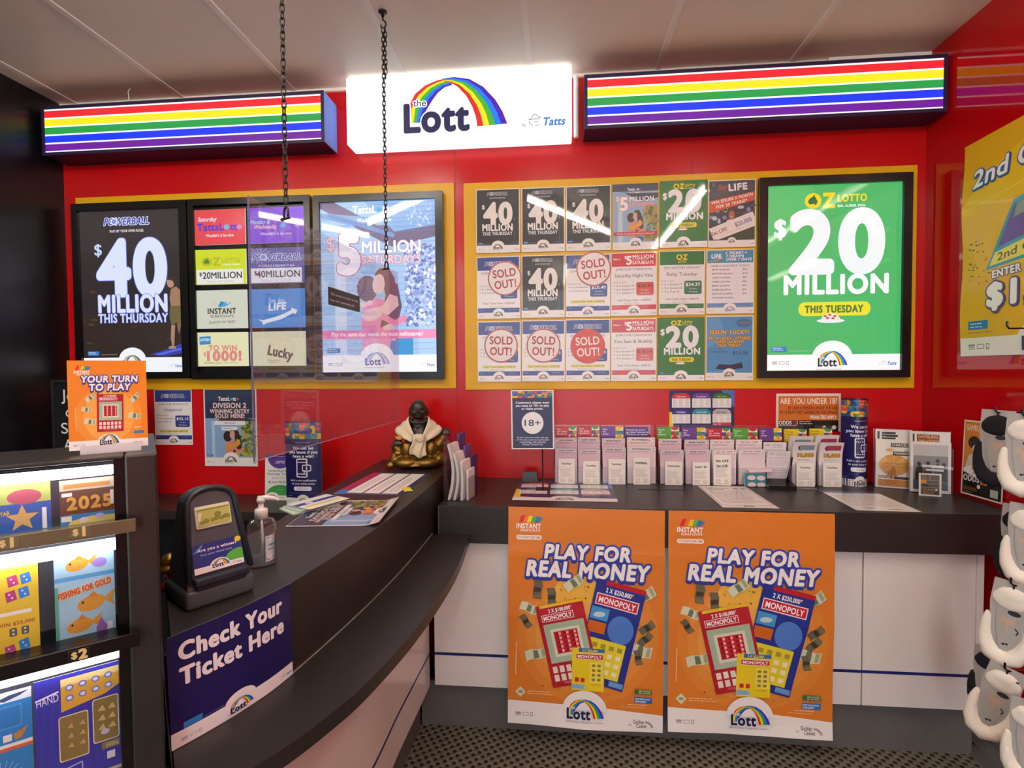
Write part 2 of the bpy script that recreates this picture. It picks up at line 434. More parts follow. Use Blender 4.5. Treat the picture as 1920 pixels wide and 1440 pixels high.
def ozlotto(A, x, y, w, c='f5d916', dk='1d6b3a', tagl='BIG. AUSSIE. FUN.', stacked=False):
    ow = w * (.5 if not stacked else 1)
    L = x - w / 2
    A.ell(L + ow * .27, y - ow * .22, ow * .27, ow * .25, c); A.poly([(L + ow * a, y - ow * b) for a, b in ((.1, .2), (.16, .3), (.26, .36), (.3, .42), (.36, .3), (.42, .2), (.36, .08), (.28, .13), (.16, .11))], dk)
    A.t('Z', L + ow * .78, y, ow * .44, c, b=.06, fit=ow * .42)
    if stacked: A.t('LOTTO', x, y + ow * .28, ow * .18, c, b=.03, fit=ow * .7)
    else:
        A.t('LOTTO', L + w * .53, y - w * .085, w * .11, c, 'l', b=.05, fit=w * .47)
        if tagl: A.t(tagl, L + w * .53, y, w * .035, 'fff', 'l', b=.03, fit=w * .45)
def hug(A, x, y, k, skin='d9a58c', top='e0a03a', top2='d98a80', hair='3a2a2a'):
    """two people embracing, x,y = hips of the pair"""
    f = lambda L: [(x + a * k, y + b * k) for a, b in L]
    A.poly(f([(-48, 0), (-50, -60), (-42, -120), (-10, -140), (25, -130), (30, 0)]), top2)
    A.poly(f([(20, 0), (22, -70), (45, -110), (58, -20), (62, 0)]), top)
    A.poly(f([(10, -40), (38, -190), (70, -180), (82, -110), (70, -60), (40, -55)]), hair)
    A.ell(x - 30 * k, y - 168 * k, 34 * k, 42 * k, hair)
    A.poly(f([(-6, -212), (10, -232), (40, -234), (60, -200), (66, -140), (44, -116), (28, -150), (20, -200)]), hair)
    A.ell(x + 8 * k, y - 182 * k, 20 * k, 32 * k, skin, rot=10); A.poly(f([(-4, -206), (8, -218), (24, -206), (30, -170), (40, -200), (20, -228), (0, -222)]), hair)
    A.poly(f([(2, -164), (12, -160), (20, -166), (12, -156)]), 'f6efe8')
    A.poly(f([(-50, -78), (-40, -98), (20, -112), (44, -150), (68, -140), (72, -112), (40, -84), (-30, -62)]), top)
    A.poly(f([(18, -90), (60, -66), (90, -84), (100, -74), (92, -58), (60, -48), (10, -70)]), top2)
    A.ell(x - 44 * k, y - 116 * k, 13 * k, 9 * k, skin); A.ell(x - 22 * k, y - 122 * k, 10 * k, 8 * k, skin)
def bush(A, x0, y0, x1, y1, cols, n, r, seed=3):
    rr = random.Random(seed)
    for i in range(n):
        t = rr.random(); A.ell(x0 + (x1 - x0) * rr.random(), y0 + (y1 - y0) * t, r * rr.uniform(.6, 1.3), r * rr.uniform(.5, 1.1), rr.choice(cols), n=9, rot=rr.uniform(0, 180))
def house(A, W, H, wall='9cc4e6', roof='5c4a70', line='6f9cc8', post='dbe8f6'):
    A.rect(0, 0, W, H, wall)
    for i in range(26): A.rect(0, H * i / 26, W, H * i / 26 + H * .003, line)
    A.rect(W * .12, H * .3, W * .22, H, post)
    A.poly([(0, 0), (0, H * .04), (W * .62, H * .3), (W, H * .24), (W, H * .16), (W * .5, H * .16), (W * .12, 0)], roof)
    A.poly([(0, H * .10), (W * .3, H * .16), (W * .5, H * .13), (W * .5, H * .11), (0, H * .07)], line)
def puzzle(A, x0, y0, x1, y1, nx, ny, seed=1):
    cs = ['e84c3a', 'f4c62a', '4a9b4c', '3f6fc0', '7a4a9c', 'e98a3a', '28507f']
    rr = random.Random(seed); dx, dy = (x1 - x0) / nx, (y1 - y0) / ny
    for j in range(ny):
        for i in range(nx):
            c, d = rr.sample(cs, 2); X, Y = x0 + i * dx, y0 + j * dy
            A.rect(X, Y, X + dx, Y + dy, c); q = rr.choice((0, 90, 180, 270))
            A.ell(X + dx / 2 + (dx / 2 if q == 180 else -dx / 2 if q == 0 else 0), Y + dy / 2 + (dy / 2 if q == 270 else -dy / 2 if q == 90 else 0), dx / 2, dy / 2, d, a0=q - 90 if q in (0, 180) else q - 90, a1=(q - 90) + 180, n=12)
def scratchlogo(A, x, y, w, c='fff'):
    k = w / 150
    for i, col in enumerate(('d8282a', 'ee7d2a', 'f5d02a', '58b24a', '2f7fc8')):
        A.poly([(x + (a - 60 + i * 24) * k, y + b * k) for a, b in ((0, 0), (14, -38), (34, -44 + i * 3), (52, -30), (30, 0))], col)
    A.line([(x + 40 * k, y + 2 * k), (x + 86 * k, y - 26 * k)], 5 * k, '8b5a2a')
    A.t('INSTANT', x, y + 36 * k, 28 * k, c, b=.03, fit=150 * k); A.t('SCRATCH-ITS', x + 10 * k, y + 54 * k, 13 * k, c, b=.02, fit=122 * k)

def art_pb40_box():
    A = Art(790, 1180, '231c20'); rr = random.Random(4)
    A.rect(0, 0, 790, 300, '2c2529'); A.rect(0, 760, 790, 1070, '2a1c17')
    for i in range(24): A.ell(rr.uniform(0, 790), rr.uniform(560, 1000), rr.uniform(8, 40), rr.uniform(4, 14), rr.choice(['3a2a20', '4a3626', '33261f', '1a1417']), n=10)
    A.poly([(520, 1050), (600, 1030), (780, 970), (790, 985), (790, 1040), (640, 1062)], '2e3cae'); A.poly([(560, 1050), (790, 1000), (790, 1012), (600, 1056)], '5c6fe0')
    A.poly([(688, 650), (700, 580), (740, 560), (775, 590), (782, 650), (770, 700), (700, 705)], 'a07a5c')
    A.poly([(690, 700), (772, 700), (788, 760), (780, 840), (740, 820), (700, 840), (684, 780)], '6a6038')
    A.poly([(696, 838), (726, 838), (716, 980), (700, 1000), (690, 930)], 'a9826a'); A.poly([(740, 822), (772, 838), (756, 900), (748, 880)], '8a6450'); A.ell(700, 1000, 30, 12, 'a9826a')
    A.ell(700, 530, 30, 40, 'b98e72'); A.poly([(670, 510), (680, 480), (720, 478), (738, 510), (732, 560), (716, 520)], '33221c')
    powerball(A, 370, 108, 350, tagl='PLAY BY YOUR OWN RULES')
    A.t('$', 142, 322, 78, 'c6dcff', b=.02, fit=60); A.t('40', 400, 610, 380, 'dfe8ff', b=.05, fit=555, ol=('5a78e6', 5))
    A.t('MILLION', 402, 738, 120, 'dfe6ff', b=.045, fit=540, ol=('4a5fd0', 4)); A.t('THIS THURSDAY', 402, 815, 62, 'cfdcff', b=.035, fit=545, ol=('3c50b8', 4))
    foot(A, 1070, RB, .27, white='f4f8ff', cx=.49); return A
def art_tatts_box():
    A = Art(870, 1265, '9ec6ee'); house(A, 870, 1135, 'a6cbf2', '6b5a86', '7fa8d8', 'cfe0f8')
    A.poly([(330, 0), (870, 0), (870, 190), (560, 230)], '7fb2ea')
    for i in range(7): A.line([(400, 30 + i * 34), (870, 20 + i * 34)], 3, '5c84bc')
    A.line([(120, 210), (330, 130)], 26, '7fb0ee'); A.line([(60, 90), (560, 260)], 30, '6f92d2')
    bush(A, 640, 330, 860, 920, ['8aa0e0', 'c8d4ff', '6a80c8', 'f0f4ff', '5a78be', 'a8b8f0'], 520, 14)
    bush(A, 660, 10, 840, 200, ['b6d4f8', '8cb8ec', 'd8e8ff'], 70, 8, 5)
    A.poly([(470, 1135), (480, 1010), (690, 1000), (690, 1135)], '2f96d8')
    hug(A, 420, 1030, 2.3, 'f0cad0', 'f0c4c8', 'ef8ab4', '5a4064')
    A.poly([(300, 1135), (318, 980), (540, 980), (500, 1135)], 'f09ac8')
    A.t('$', 78, 352, 92, 'f4d0e0', b=.02, fit=66, ol=('c2487e', 4)); A.t('5', 215, 520, 270, 'f8f2fa', b=.07, fit=180, ol=('d23f78', 8))
    A.t('MILLION', 535, 380, 82, 'fff', b=.03, fit=440, ol=('c4669c', 3)); A.t('SATURDAYS', 535, 462, 60, 'fbd3dc', b=.03, fit=440, ol=('c85a84', 3))
    tattslotto(A, 410, 90, 320)
    A.rect(0, 950, 870, 1015, 'ee7fb6'); A.t('Play the game that makes the most millionaires!', 415, 995, 30, 'fff', b=.02, fit=690, sh=.15)
    foot(A, 1135, ['8fb4f0', '5f9ae8', 'f4c8d4', 'e0d4f0', '4f90e0'], .29, white='fbfbff', cx=.48, ink='4a4a9a'); return A
def art_oz(box=True):
    A = Art(875, 1205, '3fb765' if box else '2f7a38')
    if box: A.poly([(0, 0), (300, 0), (300, 180), (0, 420)], '46c06c')
    ozlotto(A, 450, 150, 400)
    A.t('$', 92, 330, 108, 'f6f8f8', b=.045, fit=84); A.t('20', 458, 555, 368, 'f6f9fb', b=.06, fit=632)
    A.t('MILLION', 455, 702, 115, 'fbfdfd', b=.055, fit=680)
    A.rect(215, 758, 680, 848, 'f2e21c', r=40); A.t('THIS TUESDAY', 445, 826, 44, '3f7a30', b=.06, fit=380)
    A.ell(425, 880, 90, 14, 'f2f2f2'); A.ell(425, 876, 62, 44, 'f2e6e2', a0=180, a1=360)
    for a, b in ((390, 850), (420, 842), (452, 850), (405, 862), (440, 864)): A.ell(a, b, 11, 6, 'c8433f')
    A.rect(870, 850, 875, 1100, '2f9a55')
    foot(A, 1098, RB if box else RBM, .30, white='fdfdfd', cx=.50); return A
def art_panels():
    """eight small backlit game panels: list of (row, col, art)"""
    o = []
    A = Art(385, 290, 'f4444e'); A.t('Saturday', 100, 96, 34, 'f9e4ea', b=.03, fit=140, sh=.2, ol=('d8337a', 3))
    A.t('TattsL', 22, 172, 56, '5a2fd0', 'l', b=.05, fit=205); A.ell(246, 146, 20, 20, '58c6f2'); A.t('tt', 272, 172, 56, '5a2fd0', 'l', b=.05, fit=52); A.ell(342, 150, 20, 20, 'e884c8'); A.t("Wouldn't it be nice", 192, 226, 24, 'fbeef2', b=.025, fit=210); o.append(A)
    A = Art(410, 290, '8a3ff0'); A.t('Monday &', 90, 132, 32, 'bfe0ff', b=.03, fit=140, sh=.2, ol=('5a2fd0', 3)); A.t('Wednesday', 130, 172, 32, 'f4d4f0', b=.03, fit=170, sh=.2, ol=('c03fa0', 3))
    A.t('L', 228, 172, 50, '5a2fd8', b=.05); A.ell(258, 150, 20, 20, '58b6f6'); A.t('tt', 280, 172, 50, '6a38e0', 'l', b=.05, fit=52); A.ell(360, 150, 18, 18, 'c884f0'); A.t("Wouldn't it be nice", 205, 226, 24, 'efe6ff', b=.025, fit=225); o.append(A)
    A = Art(385, 290, 'dce81e'); ozlotto(A, 195, 132, 290, 'c4c41a', '3f8f3a', 'A TUESDAY FEELING'); A.rect(12, 165, 362, 285, 'f6f6f0')
    A.t('$', 42, 218, 30, '3a3a3a', b=.02); A.t('20MILLION', 205, 240, 52, '2c2c2c', b=.02, fit=295); A.t('Jackpot this Tuesday', 190, 272, 17, 'b4bccc', fit=200); o.append(A)
    A = Art(410, 290, '4f54b4'); A.rect(0, 0, 410, 90, '6a68b8')
    for i in range(14): A.line([(80, 60), (80 + 95 * math.cos(i * .449), 60 + 75 * math.sin(i * .449))], 3, 'd8d4f4')
    powerball(A, 205, 102, 350, tagl='IT COULD CHANGE IT ALL'); A.rect(12, 165, 385, 285, 'f4f4fa'); A.t('$', 52, 218, 30, '3a3a4a', b=.02); A.t('40MILLION', 215, 240, 52, '2c2c3c', b=.02, fit=315); A.t('Jackpot this Thursday', 205, 272, 17, 'b4bccc', fit=220); o.append(A)
    A = Art(385, 300, 'dcdfcd'); A.poly([(165, 132), (190, 85), (215, 95), (200, 132)], '3a8fd0'); A.poly([(185, 132), (225, 88), (235, 110), (280, 88), (225, 130)], '4fb0e4'); A.poly([(120, 105), (150, 80), (165, 100), (140, 120)], 'e8d0c0')
    A.t('INSTANT', 195, 185, 42, '4a4038', b=.04, fit=215); A.t('SCRATCH-ITS', 195, 214, 20, '6a6058', b=.025, fit=175); A.t('Scratch me happy', 195, 258, 24, '5c544c', fit=200, sh=.2, rot=3); o.append(A)
    A = Art(415, 310, '2f8fe0'); A.t('Set for', 200, 110, 36, 'dff0ff', b=.01, fit=120, sh=.2); A.t('LIFE', 205, 168, 54, 'f4faff', b=.05, fit=130, sh=.15, rot=4)
    A.poly([(60, 240), (100, 250), (220, 215), (310, 172), (308, 152), (352, 172), (338, 208), (325, 195), (230, 245), (130, 270), (100, 288), (92, 262)], 'f4f8ff'); o.append(A)
    A = Art(385, 275, 'f1ecbd'); A.poly([(20, 35), (105, 30), (105, 95), (20, 100)], '2f96d0'); A.t('LOTTERY', 62, 70, 20, 'fff', b=.02, fit=74); A.t('TO WIN', 195, 148, 42, 'e8948a', b=.05, fit=215); A.t('$', 58, 190, 30, 'e8948a', b=.02)
    A.t('1000!', 205, 228, 74, 'e98f88', b=.06, fit=265); A.t('MEMBERS ONLY', 120, 254, 14, 'a89c78', b=.02, fit=140); A.lines(205, 244, 130, 1, 16, 'b8b090'); o.append(A)
    A = Art(415, 275, 'e9e7c0'); A.t('Lucky', 215, 205, 76, '4a423c', b=.035, fit=185, rot=-14, sh=-.05); A.t('YOUR LUCK HAS', 170, 238, 13, '6a6458', fit=90); A.t('GOT TO', 170, 256, 12, '6a6458', fit=50); o.append(A)
    return o

def a4(bg='f4f1ec', m=4):
    A = Art(210, 297, 'f2eee6'); A.rect(m, m, 210 - m, 297 - m, bg); return A
def art_pb40():
    A = a4('27282a'); A.rect(4, 220, 206, 262, '241f1d'); powerball(A, 103, 30, 98, '33353c', 'c9c9c4', 'PLAY BY YOUR OWN RULES'); A.poly([(130, 262), (175, 252), (206, 240), (206, 262)], '3a3350'); A.line([(180, 175), (184, 215), (182, 248), (170, 256)], 1.6, '6a6078')
    A.t('$', 36, 92, 18, 'f0ede4', b=.02, fit=15); A.t('40', 105, 160, 92, 'f1eee6', b=.06, fit=142); A.t('MILLION', 103, 194, 30, 'f1eee6', b=.05, fit=146); A.t('THIS THURSDAY', 103, 215, 15, 'dfe2e6', b=.035, fit=144)
    A.t('E', 184, 145, 9, '9a9a98'); foot(A, 262, dome=.30, cx=.5); return A
def art_synd(kind, title, items, price, total, hil=True, sub='JOIN OUR SYNDICATE!'):
    A = a4('f3f1f0'); hc = {'pb': '2c4290', 'sat': 'cf3a3e', 'oz': '2c7a3c'}[kind]; A.rect(4, 4, 206, 66, hc)
    if kind == 'pb': powerball(A, 105, 44, 130, '1c2c6c', 'dfe4f4')
    elif kind == 'sat':
        tattslotto(A, 30, 34, 40, tagl=False); A.t('$', 68, 30, 14, 'fff', b=.03); A.t('5', 84, 56, 38, 'fff', b=.05); A.t('MILLION', 148, 30, 17, 'fff', b=.03, fit=96); A.t('SATURDAYS', 148, 56, 15, 'fff', b=.03, fit=96); A.lines(100, 34, 96, 1, 5, 'f6c8c8')
    else: ozlotto(A, 105, 42, 52, dk='1d6b3a', stacked=True)
    A.t(sub, 105, 84, 9.5, '8a7f90' if kind == 'pb' else '7a6a72', b=.012, fit=165)
    A.t(title, 105, 116, 15, '2f3f86' if kind == 'pb' else '4a4a5c', b=.005, fit=min(175, 11.5 * len(title)))
    A.t('Syndicate includes:', 42, 142, 5, '7a7a80', fit=64)
    for i, q in enumerate(items): A.t('+ ' + q, 12, 160 + i * 17, 8.5, '4a4a54', 'l', fit=min(95, 7.2 * len(q) + 8))
    pc = {'pb': '2c4290', 'sat': 'd2605a', 'oz': '2c7a5a'}[kind]; A.rect(116, 140, 196, 202, pc, r=8)
    A.t(price, 156, 164, 14, '6a2a30' if kind == 'sat' else 'fff', b=.03, fit=66); A.t('Per share', 156, 180, 7, 'f0e8e8', fit=32); A.t('(10 shares)', 156, 194, 7, 'f0e8e8', fit=44)
    y = 228
    if hil and kind == 'pb': A.rect(26, y - 11, 184, y + 4, 'e9e35a')
    A.t('Total Ticket Value = ' + total, 105, y, 8.5, '5a5850', b=.01, fit=155, sh=.2); A.lines(60, 236, 90, 2, 5, 'b4b0b0')
    A.rect(4, 246, 206, 270, hc); A.t('GAMBLE', 20, 258, 5, '6fa0e8', fit=22); A.lines(150, 254, 48, 1, 6, '8a94c0'); foot(A, 268, dome=.28, cx=.5, blue=False); return A
def art_sat5():
    A = a4('9db6cc'); house(A, 210, 270, '9cb6d0', '4a4858', '7f9cb8', 'c4d4e2'); A.rect(0, 0, 210, 34, '4a5060')
    A.rect(150, 95, 206, 180, 'b08a6a'); bush(A, 135, 110, 206, 255, ['6a7434', '8a8c3c', '55622c', 'a8a050'], 70, 9); hug(A, 100, 240, .52)
    A.poly([(100, 268), (104, 236), (136, 236), (138, 268)], '4a6aa8')
    tattslotto(A, 100, 30, 62); A.t('$', 24, 78, 22, 'f6eeee', b=.03, ol=('b03a44', 1)); A.t('5', 52, 118, 56, 'fbf6f4', b=.06, fit=42, ol=('b83440', 2)); A.t('MILLION', 134, 78, 20, 'fff', b=.03, fit=110); A.t('SATURDAYS', 134, 100, 15, 'f2c4b8', b=.03, fit=110, ol=('b85a50', 1))
    A.rect(4, 216, 206, 232, 'c23a44'); A.t('Play the game that makes the most millionaires!', 105, 227, 6, 'fbe8e8', b=.02, fit=170); foot(A, 262, dome=.28, cx=.5, blue=False); return A
def art_setlife():
    A = a4('3a4048'); rr = random.Random(8)
    A.rect(4, 4, 206, 80, '4a4a54')
    for i in range(30): A.ell(rr.uniform(8, 202), rr.uniform(110, 190), rr.uniform(6, 16), rr.uniform(4, 12), rr.choice(['4a5a70', '7a94b0', '2f4a44', '354038', 'b8c8d8']), n=9)
    A.poly([(4, 92), (206, 54), (206, 92), (4, 146)], 'cf5a38'); A.t('Set', 62, 42, 22, 'b8504a', b=.02, fit=40, sh=.25, rot=3); A.t('LIFE', 132, 46, 28, 'f2f0f4', b=.06, fit=84, rot=4)
    A.t('WIN $20,000 A MONTH', 106, 90, 13, 'fbf0e8', b=.035, fit=186, rot=11, sh=.1); A.t('FOR 20 YEARS!*', 104, 112, 13, 'fbf0e8', b=.035, fit=140, rot=11, sh=.1)
    A.ell(104, 152, 24, 32, '4a3a34'); A.ell(104, 156, 13, 19, 'a8755c'); A.line([(98, 164), (110, 164)], 2, 'f6f0ea'); A.poly([(74, 196), (86, 176), (124, 174), (134, 194), (110, 206)], 'e8e4e4')
    A.poly([(4, 214), (196, 142), (206, 168), (206, 206), (48, 262), (24, 262)], 'efeae4'); A.t('Set LIFE', 52, 234, 16, 'b06a70', b=.04, fit=72, rot=19); A.t('$20,000', 158, 196, 18, '5a6a98', b=.02, fit=76, rot=19); A.line([(56, 246), (150, 212)], 1, 'a09aa0'); A.line([(126, 220), (190, 198)], 1, 'a09aa0')
    A.poly([(60, 264), (206, 208), (206, 264)], '24543c'); foot(A, 266, dome=.18, cx=.5, blue=False); return A
def art_quick():
    A = a4('efeef0'); A.rect(4, 4, 206, 62, '3a96b8'); A.t('LIFE', 44, 40, 18, 'f6fafc', b=.05, fit=44); A.line([(14, 54), (40, 52), (74, 38)], 4, 'e0a468')
    for i, q in enumerate(('1 TICKET =', '7 DRAWS', 'OVER 7 DAYS')): A.t(q, 86, 22 + i * 15, 11, 'f4fbff', 'l', b=.035, fit=(92, 78, 112)[i], sh=.2)
    A.t('GRAB A QUICKPICK TODAY!', 105, 80, 8.5, '6a8a9c', b=.02, fit=170)
    for i, (q, v) in enumerate((('MAXI', '231'), ('MONSTER', '115'), ('GIANT', '69'), ('JUMBO', '46'), ('MEGA', '23'), ('SUPER', '15'), ('REGULAR', '13'), ('STANDARD', ''))):
        y = 96 + i * 18.6; A.t(q + ' QuickPick', 26, y, 6.5, '5a5a68', 'l', b=.025, fit=62 + 4 * len(q)); A.lines(120, y - 3, 30, 1, 3, 'c8c6cc'); A.t('$' + v, 160, y, 7, '4a4a58', 'l', b=.025) if v else None
    A.rect(4, 248, 206, 270, '6a94c4'); foot(A, 268, ['b8bcc8', '98a8d0', 'd0d0d8', '8a98c0', '5a6aa0'], .28, cx=.5, blue=False, ink='5a5a98'); return A
def art_feelin():
    A = a4('4a92c8'); A.poly([(4, 4), (60, 4), (90, 100), (4, 150)], '5c9ed0'); A.ell(168, 34, 34, 20, '2f6f9c'); A.t('WINNER', 172, 38, 9, '9a7a4a', b=.02)
    for i, (q, w) in enumerate((("FEELIN' LUCKY?", 176), ('TRY A LUCKY LOTTERIES', 186), ('SUPER JACKPOT', 130), ('PACK TODAY!', 104))): A.t(q, 105, (84, 110, 126, 142)[i], (18, 13, 12, 12)[i], 'f0b838', b=.05, fit=w, ol=('4a3220', 1.4))
    A.t('LUCKY LOTTERIES', 16, 156, 6, '2c5a88', 'l', fit=62); A.t('SUPER JACKPOT', 16, 170, 8, '2a5584', 'l', b=.02, fit=84); A.t('$11.00', 186, 178, 15, '2b4460', 'r', b=.025, fit=66)
    A.poly([(44, 244), (60, 222), (110, 226), (160, 214), (166, 240), (100, 250)], '232a38'); A.lines(14, 256, 180, 1, 4, '8ab8dc'); foot(A, 262, dome=.28, cx=.5, blue=False); return A
def art_sold(solid=False):
    A = Art(100, 100, 'd9625c' if solid else 'f2eeea')
    if not solid: A.ring(50, 50, 46.2, 49.6, 'b8474c', n=48)
    c = 'fbf4f0' if solid else 'b5474c'; A.t('SOLD', 50, 46, 22, c, b=.03, fit=68); A.t('OUT!', 50, 78, 22, c, b=.03, fit=64); return A
def art_div2():
    A = Art(210, 297, 'f2f0f0'); A.rect(5, 2, 205, 264, '8db4dc')
    for i in range(20): A.rect(5, 120 + i * 7.2, 205, 121 + i * 7.2, '6f98c4')
    A.rect(5, 2, 205, 112, '2c3a52'); A.poly([(5, 50), (5, 2), (205, 2), (205, 22)], '34445e'); A.poly([(60, 112), (95, 98), (205, 118), (205, 124), (60, 124)], '4a3a40'); A.rect(30, 124, 42, 264, 'b8d0ea')
    bush(A, 145, 128, 203, 258, ['6a7a2c', '8c9434', '4f6424', 'b0a848'], 90, 8); hug(A, 108, 266, .5)
    tattslotto(A, 100, 44, 84, tagl=False)
    for i, (q, w) in enumerate((('DIVISION 2', 132), ('WINNING ENTRY', 158), ('SOLD HERE!', 118))): A.t(q, 103, (72, 92, 110)[i], (19, 15, 15)[i], 'f3d9d6', b=.04, fit=w)
    A.rect(42, 122, 164, 138, 'f3f1f2', r=3); A.t('$9016.20', 103, 133, 7, '5a5a60', fit=42); A.rect(70, 144, 132, 158, 'f3f1f2', r=3); A.lines(76, 149, 50, 1, 7, '7a7a80')
    foot(A, 264, dome=.30, cx=.5); return A
def art_win(w=160, h=350):
    A = Art(160, 350, '1d1b56'); puzzle(A, 0, 6, 160, 74, 7, 3, 5)
    A.t('THELOTT.COM', 80, 92, 5, 'd8d4f0', fit=64)
    for i, (q, ww) in enumerate((('We can let', 92), ('you know if you', 126), ('have a win!', 92))): A.t(q, 82, 118 + i * 17, 11.5, 'f2f2fb', b=.035, fit=ww)
    A.rect(52, 156, 102, 236, 'f4f4fb', r=7); A.rect(57, 161, 97, 231, '1d1b56', r=3); A.rect(57, 170, 97, 174, 'f4f4fb'); A.rect(57, 219, 97, 223, 'f4f4fb')
    A.rect(78, 182, 118, 210, 'f4f4fb', r=6); A.poly([(84, 206), (96, 206), (86, 220)], 'f4f4fb'); A.rect(82, 186, 114, 206, '1d1b56', r=4); A.t('$', 98, 201, 11, 'fff', b=.02)
    A.t('Add a win notification', 80, 252, 8, 'e8e8f6', b=.02, fit=116); A.t('to your ticket today', 80, 266, 8, 'e8e8f6', b=.02, fit=104); A.rect(38, 274, 118, 292, 'f4f4fb', r=8); A.t('Ask in store', 78, 286, 5.5, '6a6a90', fit=44)
    A.rect(8, 300, 152, 304, '3a3a72'); A.t('GAMBLE', 12, 316, 5, '4f9ae0', 'l', fit=18); A.rect(0, 322, 160, 350, 'f2f0ee'); A.ell(80, 330, 28, 22, 'f2f0ee', a0=180, a1=360); lott(A, 60, 344, 40, RBM, '1b1c30', 'f2f0ee', False); icons(A, 8, 340, 22); return A
def art_18():
    A = Art(82, 113, 'f1eff0'); A.rect(2.5, 2, 79.5, 111, '1f1d4e'); puzzle(A, 3, 2.2, 79, 15, 8, 2, 9)
    for i, (q, w) in enumerate((('Customers please note', 64), ('you must be 18+ to play', 64), ('or claim prizes.', 42))): A.t(q, 41, 26 + i * 5.8, 4, 'f4f4fa', b=.03, fit=w)
    A.ell(41, 63, 21, 21, 'f7f6f5'); A.t('18+', 41, 68.5, 11.5, '1f1d4e', b=.012, fit=31)
    for i, (q, w) in enumerate((('By law a person under the age', 60), ('of 18 years must not participate', 63), ('in gambling, this includes', 50), ('Instant Scratch-Its.', 40))): A.t(q, 41, 92 + i * 4.4, 3, 'd8d6ea', b=.015, fit=w)
    return A
def art_sched():
    A = Art(123, 96, '22205a'); A.poly([(0, 42), (8, 44), (8, 80), (42, 84), (46, 96), (0, 96)], 'f2e22c'); A.poly([(98, 0), (123, 0), (123, 34), (110, 20)], '4f6fc8')
    for k, c in enumerate(('c8323c', '6c3f96', '1d6b34', '2c2f86', '2f97a4', 'bdbab6')):
        x, y = 5 + (k % 3) * 38.5, 5 + (k // 3) * 31; A.rect(x, y + 10, x + 35, y + 29, 'f3f2ef'); A.poly([(x, y + 11), (x + 1, y + 5), (x + 7, y + .5), (x + 28, y + .5), (x + 34, y + 5), (x + 35, y + 11)], c)
        A.t(('TattsLotto', 'Lotto', 'OZ Lotto', 'POWERBALL', 'Set for LIFE', 'lucky')[k], x + 17.5, y + 8.5, 3, 'e6c82a' if k == 2 else '4a4a48' if k == 5 else 'f0eef4', b=.02, fit=18)
        for j in range(3): A.lines(x + 2 + j * 12, y + 13, 8, 6, 2.5, 'b4b2b4', seed=k * 3 + j)
    A.rect(82, 63, 117, 69, 'c23a44'); A.t("Super '66'", 91, 67.5, 3, 'fff', fit=14); A.t('GAMBLE', 7, 71, 3, '3a5aa8', 'l', fit=12); A.rect(0, 82, 123, 96, 'f4f2ef'); A.ell(62, 83, 17, 9, 'f4f2ef', a0=180, a1=360); lott(A, 51, 92, 22, RBM, '1b1c30', 'f4f2ef', False); return A
def art_under18():
    A = Art(120, 74, 'efe6da'); A.rect(4, 5, 116, 52, 'd4742a'); A.t('ARE YOU UNDER 18?', 60, 20, 11, 'f6efe4', b=.02, fit=106)
    A.t('BY LAW A PERSON UNDER THE AGE', 114, 31, 6, '7a2f1c', 'r', b=.03, fit=92); A.t('OF 18 MUST NOT GAMBLE IN THIS VENUE.', 114, 39.5, 6, '7a2f1c', 'r', b=.03, fit=108); A.t('PENALTIES APPLY.', 114, 49.5, 6.5, 'f6efe4', 'r', b=.03, fit=50)
    A.rect(4, 52, 116, 74, '1d1817'); A.rect(4, 52.5, 40, 62.5, '1d1817'); A.line([(4, 62.5), (38, 62.5), (40, 60), (40, 52.5)], 1, 'e8dcd0'); A.t('ODDS', 5, 60.5, 7, 'f4efe8', 'l', b=.04, fit=24); A.rect(31, 53.5, 39, 61.5, 'a8502a'); A.t('R', 35, 60, 5.5, '1d1817', b=.04)
    A.lines(43, 54, 28, 2, 4, 'd0c8c0'); A.rect(74, 67, 98, 71.5, '6a3a1c'); A.lines(6, 71, 30, 1, 3, '8a8078'); A.ell(108, 66, 4.5, 4, 'd8d2cc'); A.poly([(85, 66), (90, 62), (94, 66)], 'f0ece8'); return A
def bill(A, x, y, w, rot, seed=0, dk=False):
    c, s = math.cos(R(rot)), math.sin(R(rot)); q = lambda L: [(x + a * w * c - b * w * s, y + a * w * s + b * w * c) for a, b in L]
    A.poly(q([(-.5, -.2), (-.2, -.26), (.2, -.2), (.5, -.27), (.5, .2), (.2, .26), (-.2, .2), (-.5, .26)]), '6a6450' if dk else 'd5dabb')
    A.poly(q([(-.1, -.2), (.12, -.17), (.14, .2), (-.12, .2)]), '3c382c' if dk else '6a7a60'); A.poly(q([(.28, -.2), (.44, -.22), (.44, .16), (.28, .2)]), '7a7258' if dk else '9fae84')
